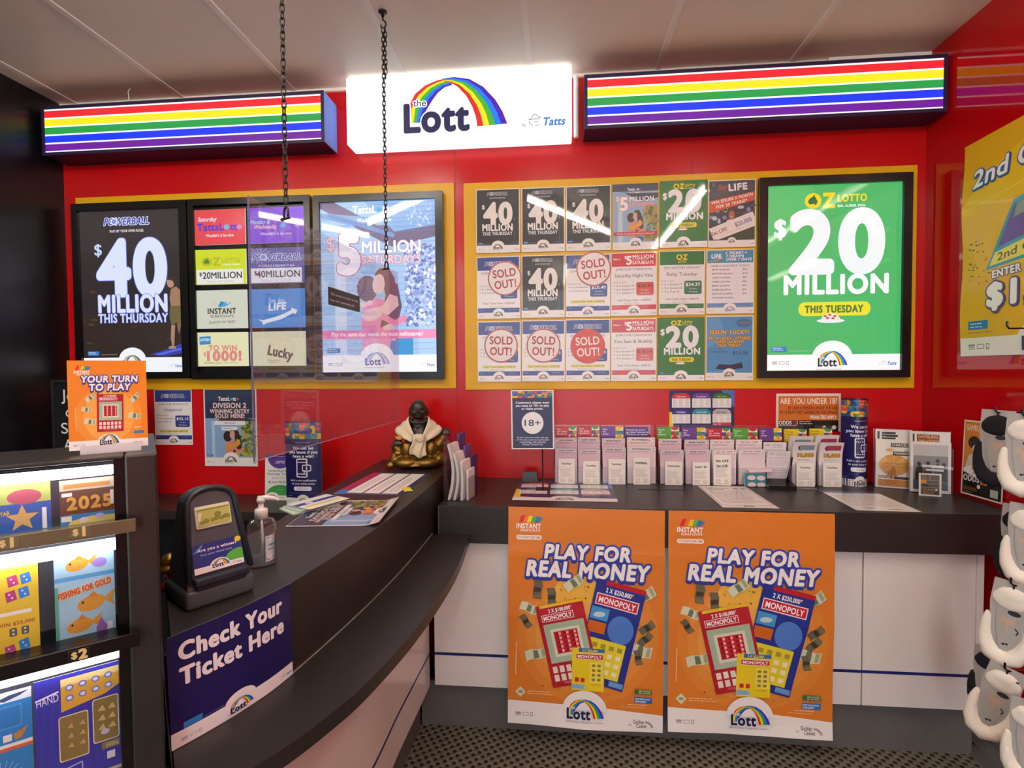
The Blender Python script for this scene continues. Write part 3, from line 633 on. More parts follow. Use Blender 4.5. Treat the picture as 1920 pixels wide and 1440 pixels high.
def ticket(A, cx, cy, w, h, rot, kind):
    c, s = math.cos(R(rot)), math.sin(R(rot)); q = lambda L: [(cx + a * w * c - b * h * s, cy + a * w * s + b * h * c) for a, b in L]
    B = lambda a0, b0, a1, b1, col: A.poly(q([(a0, b1), (a1, b1), (a1, b0), (a0, b0)]), col)
    T = lambda t, u_, v_, cap, col, f, **k: A.t(t, *q([(u_, v_)])[0], cap * h, col, fit=f * w, rot=-rot, **k)
    if kind == 'red':
        B(-.5, -.5, .5, .5, 'b01c2c'); B(-.42, -.5, .5, -.465, 'e6c02a'); T('2 X $100,000*', 0, -.4, .04, 'fff', .5, b=.03); B(-.42, -.385, .26, -.3, 'f0dce0'); B(-.405, -.378, .245, -.307, 'b81f2e'); T('MONOPOLY', -.08, -.318, .048, 'fff', .6, b=.03)
        B(-.42, -.27, .44, .21, 'a8c0a4'); B(-.3, -.2, .32, .14, 'd8e0c8'); B(-.24, -.165, .26, .105, 'c01f30')
        for j in range(5):
            for i in range(3): A.ell(*q([(-.15 + i * .16 + .03, -.135 + j * .052)])[0], w * .035, w * .035, 'f0b8b0', n=8); B(-.2 + i * .16, -.15 + j * .052, -.14 + i * .16, -.12 + j * .052, '8a1420')
        for j in range(2):
            for i in range(6): B(-.42 + i * .145, .25 + j * .1, -.32 + i * .145, .33 + j * .1, 'e9e3d4')
        T("YOU'LL WIN", 0, .47, .025, 'e8b8b8', .5)
    elif kind == 'blue':
        B(-.5, -.5, .5, .5, '26338c'); B(-.3, -.5, .5, -.455, 'b8202c'); T('2 X $250,000*', 0, -.39, .042, 'fff', .56, b=.03); B(-.44, -.37, .42, -.26, 'f0e4e8'); B(-.42, -.36, .4, -.27, 'c22436'); T('MONOPOLY', -.01, -.285, .055, 'fff', .74, b=.03)
        B(-.48, -.235, -.12, -.12, '3f9ad4'); A.ell(*q([(-.3, -.17)])[0], w * .12, h * .025, 'c8d8e0'); B(-.48, -.1, -.12, .01, 'd06a24'); A.ell(*q([(.18, -.07)])[0], w * .26, h * .14, '4f7fd0'); B(-.46, .06, .36, .42, 'e8d832')
        for j in range(4):
            for i in range(4): B(-.3 + i * .17, .1 + j * .08, -.2 + i * .17, .145 + j * .08, 'f4ecc0' if j else 'a89a3a')
        B(.2, .43, .48, .48, '6a9ad8')
    else:
        B(-.5, -.5, .5, .5, 'ecd424'); B(-.3, -.5, .5, -.41, '2f6fb4'); T('2 X $25,000*', .06, -.425, .05, 'f0d830', .5, b=.03); B(-.38, -.37, .46, -.24, 'f4e4d8'); B(-.37, -.36, .45, -.25, 'b81f2e'); T('MONOPOLY', .04, -.272, .065, 'fff', .74, b=.03); B(.06, -.18, .46, .3, 'f2e058')
        for j in range(4):
            for i in range(2): B(.12 + i * .17, -.13 + j * .11, .22 + i * .17, -.07 + j * .11, '8a8440')
        for i in range(2): B(-.4 + i * .18, .2, -.28 + i * .18, .3, 'c42a2a')
        B(-.5, .36, -.1, .46, '7fb4dc'); T('TOP PRIZE', .24, .36, .03, '7a6a1c', .3)
def art_play():
    A = Art(940, 1310, 'da7f2c'); O = (480, 820)
    for i, (r, c) in enumerate(((430, 'de8834'), (370, 'e2923e'), (310, 'e79f4a'), (250, 'ecae5c'))): A.ell(O[0], O[1] - 60, r, r * .95, c, n=40)
    A.poly([(230, 560), (330, 400), (620, 400), (640, 480), (500, 560)], 'ecb84a')
    scratchlogo(A, 125, 90, 150); A.rect(50, 165, 205, 192, 'f7f1ea', r=12); A.t("IT'S SCRATCHIE TIME", 128, 185, 13, 'c06a28', b=.02, fit=138)
    for q in (('PLAY FOR', 480, 300, 78, 520), ('REAL MONEY', 478, 408, 88, 735)): A.t(q[0], q[1], q[2], q[3], 'fbf7ee', b=.055, fit=q[4], sh=.12, rot=-1, ol=('3446ac', 13), dup_=('2b3a94', 0, 12))
    rr = random.Random(2)
    for i in range(40): A.ell(rr.uniform(200, 800), rr.uniform(430, 540) if i < 22 else rr.uniform(950, 1130), rr.uniform(4, 12), rr.uniform(3, 7), rr.choice(['c48a2c', 'a8702a', 'e0a83a', '7a5a2c']), n=8, rot=rr.uniform(0, 90))
    for i, b in enumerate(((182, 485, 110, 95), (268, 530, 110, 85), (400, 440, 120, -35), (825, 500, 130, -30), (130, 600, 110, 20), (110, 680, 90, 55), (172, 880, 130, -12), (840, 690, 100, -35), (800, 830, 140, 12), (830, 760, 100, -45), (790, 870, 90, 80))): bill(A, *b, dk=i in (0, 1, 5, 7, 9, 10))
    ticket(A, 620, 740, 300, 620, 13, 'blue'); ticket(A, 365, 800, 290, 500, -13, 'red'); ticket(A, 490, 950, 195, 255, 1, 'yel')
    A.line([(52, 810), (48, 1010)], 5, 'f0c8a0'); A.poly([(46, 1115), (78, 1082), (110, 1115), (78, 1148)], 'd8dcb8'); A.ell(78, 1115, 14, 8, '8a9a80'); A.lines(122, 1106, 180, 2, 14, 'f2c496'); A.rect(770, 1056, 872, 1084, '3f6a34', r=5); A.t('WIN TICKETS', 830, 1068, 8, 'e8e8c8', b=.02, fit=70); A.t('18+ TO PLAY', 830, 1080, 8, 'e8e8c8', b=.02, fit=70); A.rect(768, 1104, 875, 1142, '2f6cb4'); A.t('HAVE FUN & PLAY', 820, 1121, 9, 'fff', b=.02, fit=92); A.t('RESPONSIBLY', 808, 1136, 9, 'fff', b=.02, fit=68); A.lines(730, 1150, 140, 1, 11, 'f6dcc0'); A.lines(690, 1166, 180, 1, 9, 'f0c090')
    A.poly([(0, 1310), (940, 1310), (940, 1208), (560, 1180), (0, 1168)], 'f4f1ee'); A.ell(470, 1195, 135, 118, 'f4f1ee', a0=180, a1=360); lott(A, 362, 1245, 225); A.t("Official Home of Australia's Lotteries", 470, 1275, 12, '8a8684', fit=225); icons(A, 48, 1260, 110, '8f8b88')
    A.t('by', 745, 1275, 13, '7a7674'); A.t('Golden', 795, 1262, 22, '5a5654', b=.02, fit=64); A.t('Casket', 812, 1286, 22, '5a5654', b=.02, fit=62); A.ring(835, 1290, 36, 50, 'a8a4a2', 270, 350, ky=.9); return A
def art_turn():
    A = Art(155, 172, 'ec8a24'); A.ell(78, 110, 66, 60, 'f0993a'); A.ell(78, 108, 50, 52, 'f5ae52'); scratchlogo(A, 27, 18, 30)
    for q in (('YOUR TURN', 80, 42, 12, 112), ('TO PLAY', 80, 58, 12, 82)): A.t(q[0], q[1], q[2], q[3], 'fbf7ee', b=.055, fit=q[4], sh=.12, ol=('2f48b0', 2.2), dup_=('263a94', 0, 2))
    for b in ((42, 72, 20, -35), (34, 94, 18, 5), (40, 118, 22, 10), (130, 74, 22, -45), (128, 110, 24, 10)): bill(A, *b)
    ticket(A, 80, 101, 52, 76, 1, 'red'); A.rect(126, 140, 147, 146, '3f76b8'); A.lines(126, 133, 20, 1, 4, 'e8e0c0'); A.line([(13, 90), (14, 135)], 1, 'f2c890'); A.poly([(0, 172), (155, 172), (155, 156), (0, 154)], 'f6f4f3'); A.ell(76, 158, 21, 15, 'f6f4f3', a0=180, a1=360); lott(A, 58, 164, 38, full=False); icons(A, 8, 165, 22); A.t('Golden Casket', 134, 165, 4, 'c06a6a', fit=20); return A
def art_check():
    A = Art(880, 860, '1e1b58'); A.t('Check Your', 425, 210, 125, 'f8f7fb', b=.05, fit=730); A.t('Ticket Here', 430, 400, 125, 'f8f7fb', b=.05, fit=740)
    A.rect(0, 740, 880, 860, 'f2f2f5'); A.ell(430, 750, 110, 78, 'f2f2f5', a0=180, a1=360); lott(A, 345, 822, 170); A.lines(335, 836, 180, 1, 12, 'b4b0b4'); A.rect(70, 690, 180, 735, '2f80cc'); A.lines(190, 722, 160, 1, 10, '8a86b8'); icons(A, 55, 825, 120); tattsby(A, 745, 825, 120); return A
def art_chance():
    A = Art(400, 540, 'e3b01c'); A.ell(240, 150, 280, 120, 'ecc022', rot=-18); A.ell(120, 260, 200, 90, 'e8b61e'); A.line([(0, 168), (140, 150), (300, 120), (400, 96)], 3, 'f0d458')
    A.t('2nd Chance', 30, 118, 40, 'fbf8f4', 'l', b=.03, fit=330, sh=.2, rot=5, ol=('3a6aa8', 4), dup_=('2a4f86', 2, 3))
    A.poly([(72, 330), (150, 180), (390, 140), (390, 300)], '3a9ab4'); A.poly([(108, 280), (152, 192), (232, 176), (220, 262)], '6a4a98'); A.poly([(150, 222), (158, 192), (226, 178), (224, 210)], '8a9a94'); A.poly([(228, 260), (238, 176), (380, 150), (380, 240)], '4f8f7a')
    A.poly([(82, 322), (98, 292), (390, 236), (390, 292)], 'efdf5a'); A.t('2nd Chance', 104, 314, 18, '5a4a20', 'l', b=.01, fit=180, sh=.25, rot=9)
    rr = random.Random(6)
    for i in range(26): A.ell(rr.uniform(20, 90), rr.uniform(250, 380), rr.uniform(2, 5), 2, rr.choice(['8a6a2c', '5a4a28']), n=6)
    A.t('ENTER FOR', 92, 352, 17, 'f8f4ec', 'l', b=.06, fit=136, rot=3, ol=('5a3f7a', 3)); A.t('$1,000', 80, 420, 52, 'fbf9f4', 'l', b=.07, fit=270, rot=2, ol=('5c4486', 5), dup_=('4a3670', 2, 3)); A.t('INSTANT', 325, 40, 16, '3a3020', 'l', b=.05)
    A.rect(24, 452, 84, 474, '2f78b8'); A.lines(30, 458, 46, 2, 8, 'cfe2f2'); A.lines(24, 480, 90, 1, 8, 'a88a2c'); A.rect(0, 494, 400, 540, 'f3f0ea'); A.ell(235, 500, 70, 40, 'f3f0ea', a0=180, a1=360); lott(A, 178, 530, 115); icons(A, 24, 524, 66, '8f8a80'); return A
def art_odds_poster():
    A = Art(100, 150, 'efe9e0'); A.rect(3, 3, 97, 147, 'd0842c'); A.t('GAMBLING PROBLEM', 7, 20, 11, 'f6e2cc', 'l', b=.02, fit=88)
    A.ell(60, 62, 26, 14, '9a9a6c'); A.poly([(4, 105), (16, 70), (36, 62), (52, 105)], 'd8ccc0'); A.ell(28, 44, 15, 13, '1c1614'); A.ell(32, 56, 8, 8, 'efe2d8'); A.poly([(34, 105), (40, 80), (58, 66), (97, 80), (97, 105)], '2f74a8'); A.ell(70, 68, 12, 7, 'f2e9e0'); A.poly([(66, 88), (97, 88), (97, 105), (66, 105)], 'b0642c')
    A.ell(66, 32, 24, 9, 'f7f3ee'); A.t('PERFECT', 66, 31, 4.5, '3a3430', fit=20); A.t('MACHINE!', 66, 38, 5, '3a3430', b=.02, fit=28); A.rect(3, 106, 97, 147, '15110f'); A.ell(50, 100, 46, 11, 'f7f3ee'); A.t('I TRIED EVERYTHING', 48, 99, 5, '3a3430', b=.02, fit=54); A.t('GIVE IT A BREAK', 52, 106, 5, '3a3430', b=.02, fit=48)
    A.t('ODDS', 5, 121, 11, 'f4efe8', 'l', b=.04, fit=40); A.rect(48, 108, 64, 123, 'e0a05a'); A.rect(50, 110, 62, 121, '8a3f1c'); A.t('R', 56, 120, 9, '1a120e', b=.05); A.lines(70, 110, 22, 3, 4, 'c8c0b8'); A.rect(6, 133, 40, 140, '6a3f1c'); A.ell(44, 129, 4, 4, 'efe8e0'); A.rect(72, 128, 90, 143, 'c8cac0'); A.lines(6, 143, 30, 1, 3, 'a09890'); return A
def art_leaf(k):
    if k == 0:
        A = Art(68, 110, 'efe8dc'); A.ell(34, 58, 28, 24, 'd99a44')
        for i in range(8): A.line([(34, 58), (34 + 28 * math.cos(i * .785), 58 + 24 * math.sin(i * .785))], .8, 'f0cf94')
        A.poly([(34, 58), (20, 82), (40, 84)], 'b8742a'); A.rect(28, 8, 60, 17, '2a2422'); A.t('CHANCES', 44, 15, 5.5, 'f0e8e0', b=.02, fit=28); A.ell(26, 24, 7, 4, 'e0b070'); A.t('OF', 56, 27, 4.5, '4a4440'); A.rect(32, 27, 62, 36, '2a2422'); A.t('WINNING', 47, 34, 5.5, 'f0e8e0', b=.02, fit=26); A.t('ODDS', 5, 88, 5.5, '3a3230', 'l', b=.05, fit=20); A.rect(26, 83, 32, 89, 'a8502a'); A.rect(34, 84, 63, 90, '2a2422'); A.rect(4, 91, 64, 107, 'd4842c'); A.lines(7, 93, 38, 4, 3, '8a4a1c'); return A
    if k == 1:
        A = Art(68, 110, 'eee9e4'); A.rect(5, 6, 63, 104, 'c4c2c0'); A.rect(5, 30, 63, 104, '8a8688'); A.rect(5, 84, 63, 104, '5a5468')
        for x, h in ((15, 26), (30, 28), (46, 34), (56, 26)): A.ell(x, 74 - h, 3.4, 4, '2a2624'); A.poly([(x - 7, 84), (x - 6, 56 + (34 - h) * .4), (x, 78 - h), (x + 6, 56), (x + 7, 84)], '2e2a2a')
        A.rect(20, 50, 56, 55, 'efeae4'); A.rect(26, 58, 56, 63, 'efeae4'); return A
    A = Art(36, 48, 'f0e9dc'); A.rect(3, 3, 33, 45, '8a6a50'); A.rect(3, 3, 16, 13, '5a4a40'); A.rect(19, 3, 33, 13, '5a4a40'); A.rect(3, 14, 12, 21, 'e89a44'); A.rect(13, 16, 31, 21, '4a4038'); A.rect(4, 23, 32, 28, '3a302a'); A.lines(5, 5, 9, 3, 3, 'c8b8a8'); A.rect(4, 31, 32, 44, '4a3c34'); A.lines(6, 33, 24, 4, 3, 'b89a80'); A.ell(28, 34, 2, 2, 'f0ece8'); return A
def art_george():
    A = Art(85, 175, 'eef0ec'); A.ell(44, 12, 36, 42, '5a3a94', a0=0, a1=180); A.rect(0, 0, 85, 12, '2a2260'); A.t('You could win', 44, 10, 5, 'e8e4f4', fit=52); A.t('LOTTO', 44, 34, 9, 'f2e8fa', b=.03, fit=26, sh=.2)
    A.t('newsXpress', 42, 66, 8, '4a5a50', b=.01, fit=66); A.t('George Town', 42, 78, 8, '4a5a50', b=.01, fit=72); A.lines(20, 86, 46, 2, 5, 'a0a8a0'); A.t('$24,000.00', 44, 110, 8.5, '4a5448', b=.01, fit=68); A.ell(46, 156, 42, 40, '3fa04a', a0=180, a1=360); A.rect(0, 156, 85, 175, 'f2f2ee'); A.ell(22, 158, 18, 14, 'f2f2ee', a0=180, a1=360); lott(A, 8, 168, 28, RBM, '1b1c30', 'f2f2ee', False); A.t('ODDS', 52, 166, 4, '8a8a88'); A.lines(34, 134, 26, 1, 4, 'b8e0b8'); return A
def art_win_sticker():
    A = Art(95, 66, '223a84'); A.ell(0, 0, 20, 18, '4f8fd8', a0=0, a1=90); A.ell(88, 62, 34, 34, '54b54a', a0=180, a1=360); A.poly([(0, 66), (95, 66), (95, 54), (0, 52)], 'f4f4f4'); A.ell(48, 56, 19, 16, 'f4f4f4', a0=180, a1=360)
    A.t('Are you a winner?', 47, 17, 6.5, 'f4f6fb', b=.035, fit=76); A.t('Scan your ticket here.', 45, 27, 4, 'c8d0e8', b=.01, fit=62); lott(A, 33, 60, 34, full=False); tattsby(A, 70, 62, 20); A.ell(88, 7, 6.5, 6.5, 'efd82a'); return A
def art_lcd():
    A = Art(70, 45, 'bcc76c'); A.rect(0, 0, 70, 4, '8a9448')
    for x, y, r in ((8, 36, 5), (17, 33, 6), (31, 33, 5), (40, 30, 6), (43, 20, 7), (51, 32, 5), (60, 29, 6), (66, 30, 5)): A.ell(x, y, r, r, '7a8438', n=14); A.ell(x, y, r * .5, r * .5, '95a04e', n=10)
    A.poly([(0, 10), (10, 8), (4, 32), (0, 30)], 'e4e8c0'); return A
def art_screen():
    A = Art(240, 100, '19191d'); A.t('This screen is in place to help', 120, 42, 14, 'd6d8de', b=.01, fit=205); A.t('keep our community safe.', 14, 76, 14, 'd6d8de', 'l', b=.01, fit=182); return A
def art_chalk():
    A = Art(170, 150, '0f1014')
    for i, q in enumerate(('Jo', 'of', 'Sy', 'Av')): A.t(q, 10 + (2, 10, 0, 4)[i], 36 + i * 33, 21, 'f4f4f0', 'l', b=.004, fit=(27, 24, 30, 30)[i])
    return A
def art_slip(head, hc='2a2a36', tint='e6c9d4', pale='f3e9ec', full=True):
    A = Art(90, 190, pale); A.rect(3, 18, 87, 187, tint)
    for i in range(14): A.rect(4, 32 + i * 11, 86, 32.8 + i * 11, 'f2e2e8')
    for i in range(11): A.rect(7 + i * 7.6, 30, 7.5 + i * 7.6, 186, 'efdde4')
    A.rect(3, 4, 87, 17, pale); A.t(head, 45, 14, 7, hc, b=.04, fit=60); A.rect(4, 6, 7, 9, '333'); A.rect(83, 6, 86, 9, '333'); A.lines(8, 21, 74, 2, 4, 'a87a8c'); return A
def art_broch(head, hc='1c1c20'):
    A = Art(70, 110, 'f1ece4'); A.t(head, 35, 26, 8, hc, b=.05, fit=min(50, 8 * len(head))); A.line([(2, 40), (68, 40)], .6, 'b8b2aa'); A.lines(8, 46, 54, 8, 4.5, 'b0aba6'); A.lines(8, 86, 26, 5, 4, 'a8a4a0', seed=4); A.lines(42, 86, 22, 5, 4, 'a8a4a0', seed=6); return A
def art_how(c, txt, seed):
    A = Art(95, 54, c)
    for i, q in enumerate(txt): A.t(q, 8, 15 + i * 10, 6.5, 'f6f0f4' if c != 'efd52a' else '7a5a20', 'l', b=.03, fit=6.4 * len(q))
    if seed:
        A.rect(62, 0, 95, 54, 'f4f1ec'); cs = {1: ['c8323c', '4a9b4c', 'e08a3a', '5a4a94'], 2: ['f0d02a', 'e08a3a', '3f6fb0', '4a9b4c'], 3: ['c8323c', 'c8323c', '4a9b4c', 'c8323c']}[seed]
        A.rect(62, 0, 78, 18, cs[0] if seed == 2 else 'f4f1ec'); A.ell(78, 0, 16, 14, cs[1] if seed == 1 else cs[0], a0=0, a1=180); A.rect(62, 18, 78, 36, cs[3]); A.rect(78, 18, 95, 36, cs[2]); A.ell(78, 54, 16, 18, cs[0], a0=180, a1=360); A.ell(86, 36, 9, 9, cs[1], a0=90, a1=270)
    return A
# ------------------------------------------------------------------ the setting
D, XR, XL, ZC = 2.37, 1.575, -2.445, 2.722
YB = -4.2
def st(o): o['kind'] = 'structure'; return o
m = MB(); m.box(XL - .1, XR + .1, D, D + .1, 0, ZC)
m.mi = 1
for x, z0, z1 in ((-.47, .86, 2.5), (.6, 2.2, 2.5), (-1.9, .8, 1.32)): m.box(x - .0012, x + .0012, D - .0006, D + .01, z0, z1)
st(m.obj('wall_back', [M['red'], mat('wall_seam', '6a1014', .5)]))
st(MB().box(XR, XR + .1, YB, D + .1, 0, ZC).obj('wall_right', M['redside']))
st(MB().box(XL - .1, XL, YB, D, 0, ZC).obj('wall_left', M['blackw']))
st(MB().box(XL - .1, XR + .1, YB, D + .1, ZC, ZC + .08).obj('ceiling', M['ceil']))
for x in (-2.36, -1.80, -1.237, -.68, -.115, .45, 1.016):
    st(MB().box(x - .013, x + .013, YB + .02, D, ZC - .004, ZC + .001, bev=.001).obj('trim_1' if x < -2 else 'trim_%d' % (2 + round((x + 1.8) / .56)), M['strip']))
st(MB().box(XL, XR, D - .012, D, ZC - .014, ZC).obj('trim_8', M['strip']))
# carpet: dark pegs woven on a warm grey ground
cm = bpy.data.materials.new('woven_carpet'); cm.use_nodes = True; nt = cm.node_tree; bs = nt.nodes['Principled BSDF']; bs.inputs['Roughness'].default_value = .95
tc = nt.nodes.new('ShaderNodeTexCoord'); mp = nt.nodes.new('ShaderNodeMapping'); nt.links.new(tc.outputs['Object'], mp.inputs[0])
mp.inputs['Scale'].default_value = (175, 175, 1); mp.inputs['Rotation'].default_value = (0, 0, R(10))
sx = nt.nodes.new('ShaderNodeSeparateXYZ'); nz = nt.nodes.new('ShaderNodeTexNoise'); nz.inputs['Scale'].default_value = 90; nt.links.new(tc.outputs['Object'], nz.inputs[0])
nt.links.new(mp.outputs[0], sx.inputs[0])
def mth(op, a, b=None):
    n = nt.nodes.new('ShaderNodeMath'); n.operation = op
    for i, v in enumerate((a, b)):
        if v is None: continue
        if isinstance(v, (int, float)): n.inputs[i].default_value = v
        else: nt.links.new(v, n.inputs[i])
    return n.outputs[0]
pr = mth('MULTIPLY', mth('SINE', sx.outputs[0]), mth('SINE', sx.outputs[1]))
pr = mth('ADD', pr, mth('MULTIPLY', mth('SUBTRACT', nz.outputs['Fac'], .5), .7))
rp = nt.nodes.new('ShaderNodeValToRGB'); nt.links.new(pr, rp.inputs[0])
rp.color_ramp.elements[0].position = .12; rp.color_ramp.elements[0].color = (*lin('6e6859'), 1); rp.color_ramp.elements[1].position = .42; rp.color_ramp.elements[1].color = (*lin('1d1a18'), 1)
n2 = nt.nodes.new('ShaderNodeTexNoise'); n2.inputs['Scale'].default_value = 260; nt.links.new(tc.outputs['Object'], n2.inputs[0])
mx = nt.nodes.new('ShaderNodeMix'); mx.data_type = 'RGBA'; mx.blend_type = 'MULTIPLY'; mx.inputs[0].default_value = .7
nt.links.new(rp.outputs[0], mx.inputs[6]); nt.links.new(n2.outputs['Fac'], mx.inputs[7])
gm = nt.nodes.new('ShaderNodeMix'); gm.data_type = 'RGBA'; gm.blend_type = 'ADD'; gm.inputs[0].default_value = .35; nt.links.new(mx.outputs[2], gm.inputs[6]); nt.links.new(rp.outputs[0], gm.inputs[7])
nt.links.new(gm.outputs[2], bs.inputs['Base Color'])
bp = nt.nodes.new('ShaderNodeBump'); bp.inputs['Strength'].default_value = .5; bp.inputs['Distance'].default_value = .004; nt.links.new(pr, bp.inputs['Height']); bp.invert = True; nt.links.new(bp.outputs[0], bs.inputs['Normal'])
st(MB().box(XL - .1, XR + .1, YB, D + .1, -.05, 0).obj('floor', cm))
# grey vinyl border and coved skirting along the right wall
mm = MB(); mm.box(1.467, XR, YB, 1.98, 0, .004); mm.loft([[(XR, YB, .004), (XR - .05, YB, .004), (XR - .015, YB, .02), (XR - .004, YB, .06), (XR - .004, YB, .15), (XR, YB, .15)], [(XR, D, .004), (XR - .05, D, .004), (XR - .015, D, .02), (XR - .004, D, .06), (XR - .004, D, .15), (XR, D, .15)]])
st(mm.obj('baseboard_right', M['kick']))
# ceiling tube fittings: behind and beside the camera, lighting the room and mirrored in the glossy prints
def tube(x, y, rz, L=1.25, twin=False, lab='', group='ceiling tube lights'):
    r = empty('ceiling_light', (x, y, ZC), rz, label=lab, cat='ceiling light', group=group)
    MB().box(-.05, .05, -L / 2 - .02, L / 2 + .02, -.05, 0, bev=.006).obj('housing', M['wht'], r)
    for dx in ((-.025, .025) if twin else (0,)):
        MB().tube([(dx, -L / 2, -.07), (dx, L / 2, -.07)], .014, 12).obj('tube', M['tube'], r)
        for e in (-1, 1): MB().box(dx - .016, dx + .016, e * L / 2 - .02, e * L / 2 + .02, -.09, -.045, bev=.003).obj('lamp_holder', M['wht'], r)
tube(1.04, .10, 0, 1.8, lab='white tube light on the ceiling nearest the right wall')
tube(.10, .38, R(33.4), 1.3, lab='white tube light on the ceiling just ahead of the viewer, turned askew')
tube(-1.16, .80, R(-47), 1.25, lab='white tube light on the ceiling over the ticket cabinet')
tube(-2.08, .35, R(41), 1.0, lab='white tube light on the ceiling nearest the black left wall')
for x in (-1.5, .1): tube(x, -2.3, 0, 1.5, True, 'twin tube light far back on the ceiling')

# ------------------------------------------------------------------ yellow boards and lit poster boxes on the back wall
o = MB().box(-2.38, -.475, D - .006, D - .001, 1.31, 2.263, bev=.001).obj('display_board', M['yellow']); tag(o, 'yellow wall board behind the three lit poster boxes', 'display board', 'yellow display boards')
o = MB().box(-.43, 1.538, D - .006, D - .001, 1.303, 2.258, bev=.001).obj('display_board', M['yellow']); tag(o, 'yellow wall board behind the rows of small posters', 'display board', 'yellow display boards')
def ringbox(mb, x0, x1, z0, z1, b, y0, y1, bev=.003):
    """frame of four mitred bars, outer rect, bar width b (l, r, bottom, top)"""
    l, r, bo, t = b
    O = [(x0, z0), (x1, z0), (x1, z1), (x0, z1)]; I = [(x0 + l, z0 + bo), (x1 - r, z0 + bo), (x1 - r, z1 - t), (x0 + l, z1 - t)]
    for i in range(4):
        j = (i + 1) % 4; q = (O[i], O[j], I[j], I[i])
        mb.loft([[(p[0], y0, p[1]) for p in q], [(p[0], y1, p[1]) for p in q]])
    return mb
def lightbox(l, t, r, b, bars, art, lab, m_='back', dep=.035):
    A, B = P(1, D, (l[0]), (l[1])), None
    x0, x1, z0, z1 = l
    e = empty('poster_light_box', ((x0 + x1) / 2, D - .006, z0), label=lab, cat='light box', group='lit poster boxes')
    w, h = x1 - x0, z1 - z0
    mb = MB(); ringbox(mb, -w / 2, w / 2, 0, h, bars, -dep, -.012); mb.box(-w / 2 + .004, w / 2 - .004, -.012, 0, .004, h - .004)
    mb.obj('frame', M['frame'], e)
    return e, w, h, bars, dep
def lb(x0, x1, z0, z1, bars, lab, art, rz=0):
    e, w, h, b, dep = lightbox((x0, x1, z0, z1), 0, 0, 0, bars, None, lab)
    if art:
        art.mesh(w - b[0] - b[1] + .004, h - b[2] - b[3] + .004, 'backlit_poster', M['back'], .008, e, ((b[0] - b[1]) / 2, -.013, b[2] - .002), dz=6e-5)
    return e, w, h
lb(-2.372, -1.772, 1.365, 2.222, (.032, .04, .032, .035), 'lit box with the dark forty million poster, leftmost on the wall', art_pb40_box())
e, w, h = lb(-1.765, -1.155, 1.36, 2.222, (.03, .03, .03, .03), 'lit box of eight small coloured game panels', None)
pz = {0: (.645, .812), 1: (.455, .622), 2: (.244, .428), 3: (.062, .226)}
pan = art_panels()
for i, A in enumerate(pan):
    x0, x1 = ((-.279, -.02), (-.008, .274))[i % 2]; z0, z1 = pz[i // 2]
    gp_ = A.mesh(x1 - x0, z1 - z0, 'game_panel', M['backdim'], .006, e, ((x0 + x1) / 2, -.02, z0), dz=6e-5)
    tag(gp_, ('red', 'purple', 'lime', 'indigo', 'pale grey', 'sky blue', 'cream', 'cream yellow')[i] + ' panel')
lb(-1.14, -.522, 1.355, 2.217, (.03, .036, .034, .032), 'lit box with the poster of two people hugging', art_tatts_box())
lb(.876, 1.5, 1.35, 2.218, (.035, .035, .032, .035), 'lit box with the green twenty million poster', art_oz())

# ------------------------------------------------------------------ lit signs under the ceiling
def rainbow(x0, x1, lab, cap=None):
    z0, z1, yf = 2.42, 2.648, 2.238
    e = empty('rainbow_light_sign', ((x0 + x1) / 2, D, z0), label=lab, cat='lit sign', group='rainbow striped signs'); w, h = x1 - x0, z1 - z0; d = D - yf
    mb = MB(); ringbox(mb, -w / 2, w / 2, 0, h, (.014, .014, .014, .014), -d, -d + .02); mb.box(-w / 2 + .002, w / 2 - .002, -d + .02, 0, .002, h - .002)
    mb.obj('housing', M['navy'], e)
    A = Art(1400, 200, 'fdfdff'); y = 7
    for c in ('e8202a', 'fbe11a', '1f9a46', '0a35ee', '6a1498'): A.rect(0, y, 1400, y + 31.5, c); y += 38.6
    A.mesh(w - .028, h - .028, 'striped_diffuser', M['sign'], .012, e, (0, -d + .016, .014))
    if cap: MB().box(w / 2 - .004, w / 2 + .002, -d + .004, -.001, .002, h - .004).obj('end_panel', M['bluecap_lit'], e)  # end face has the neighbouring sign's light put into its colour
    return e
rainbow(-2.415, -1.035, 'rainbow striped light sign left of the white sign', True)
rainbow(.118, 1.565, 'rainbow striped light sign beside the red side wall')
e = empty('white_light_sign', (-.438, D, 2.414), label='white lit sign with rainbow arch logo below the ceiling', cat='lit sign')
w, h, d = 1.01, .298, .105
MB().box(-w / 2, w / 2, -d, 0, 0, h, bev=.006, seg=2).obj('acrylic_case', M['acry_w'], e)
A = Art(1310, 390, 'fafaff'); lott(A, 340, 346, 608); tattsby(A, 1030, 340, 245, '1d79d8'); A.mesh(w - .01, h - .01, 'printed_face', M['signw'], .001, e, (0, -d - .0005, .005))
MB().tube([(.125 - .438 + .43, 0, 0), (.117, 0, .27)], .011, 10).obj('conduit', M['wht'], None, (-.03, D - .03, 2.43))
tag(bpy.data.objects['conduit'], 'white vertical conduit between the white sign and right rainbow sign', 'conduit')
MB().box(-.2, .2, -.09, 0, 0, .02, bev=.003).obj('ceiling_batten', M['wht'], None, (1.32, D - .02, 2.655)); tag(bpy.data.objects['ceiling_batten'], 'white batten lying on top of the right rainbow sign', 'batten')
mb = MB(); mb.tube([(0, 0, 0), (.004, -.002, .03), (-.002, 0, .05), (.008, .002, .066)], .002, 6); tag(mb.obj('loose_wire', M['paper'], None, (-1.98, 2.25, 2.648)), 'thin white wire sticking up from the left rainbow sign', 'wire')

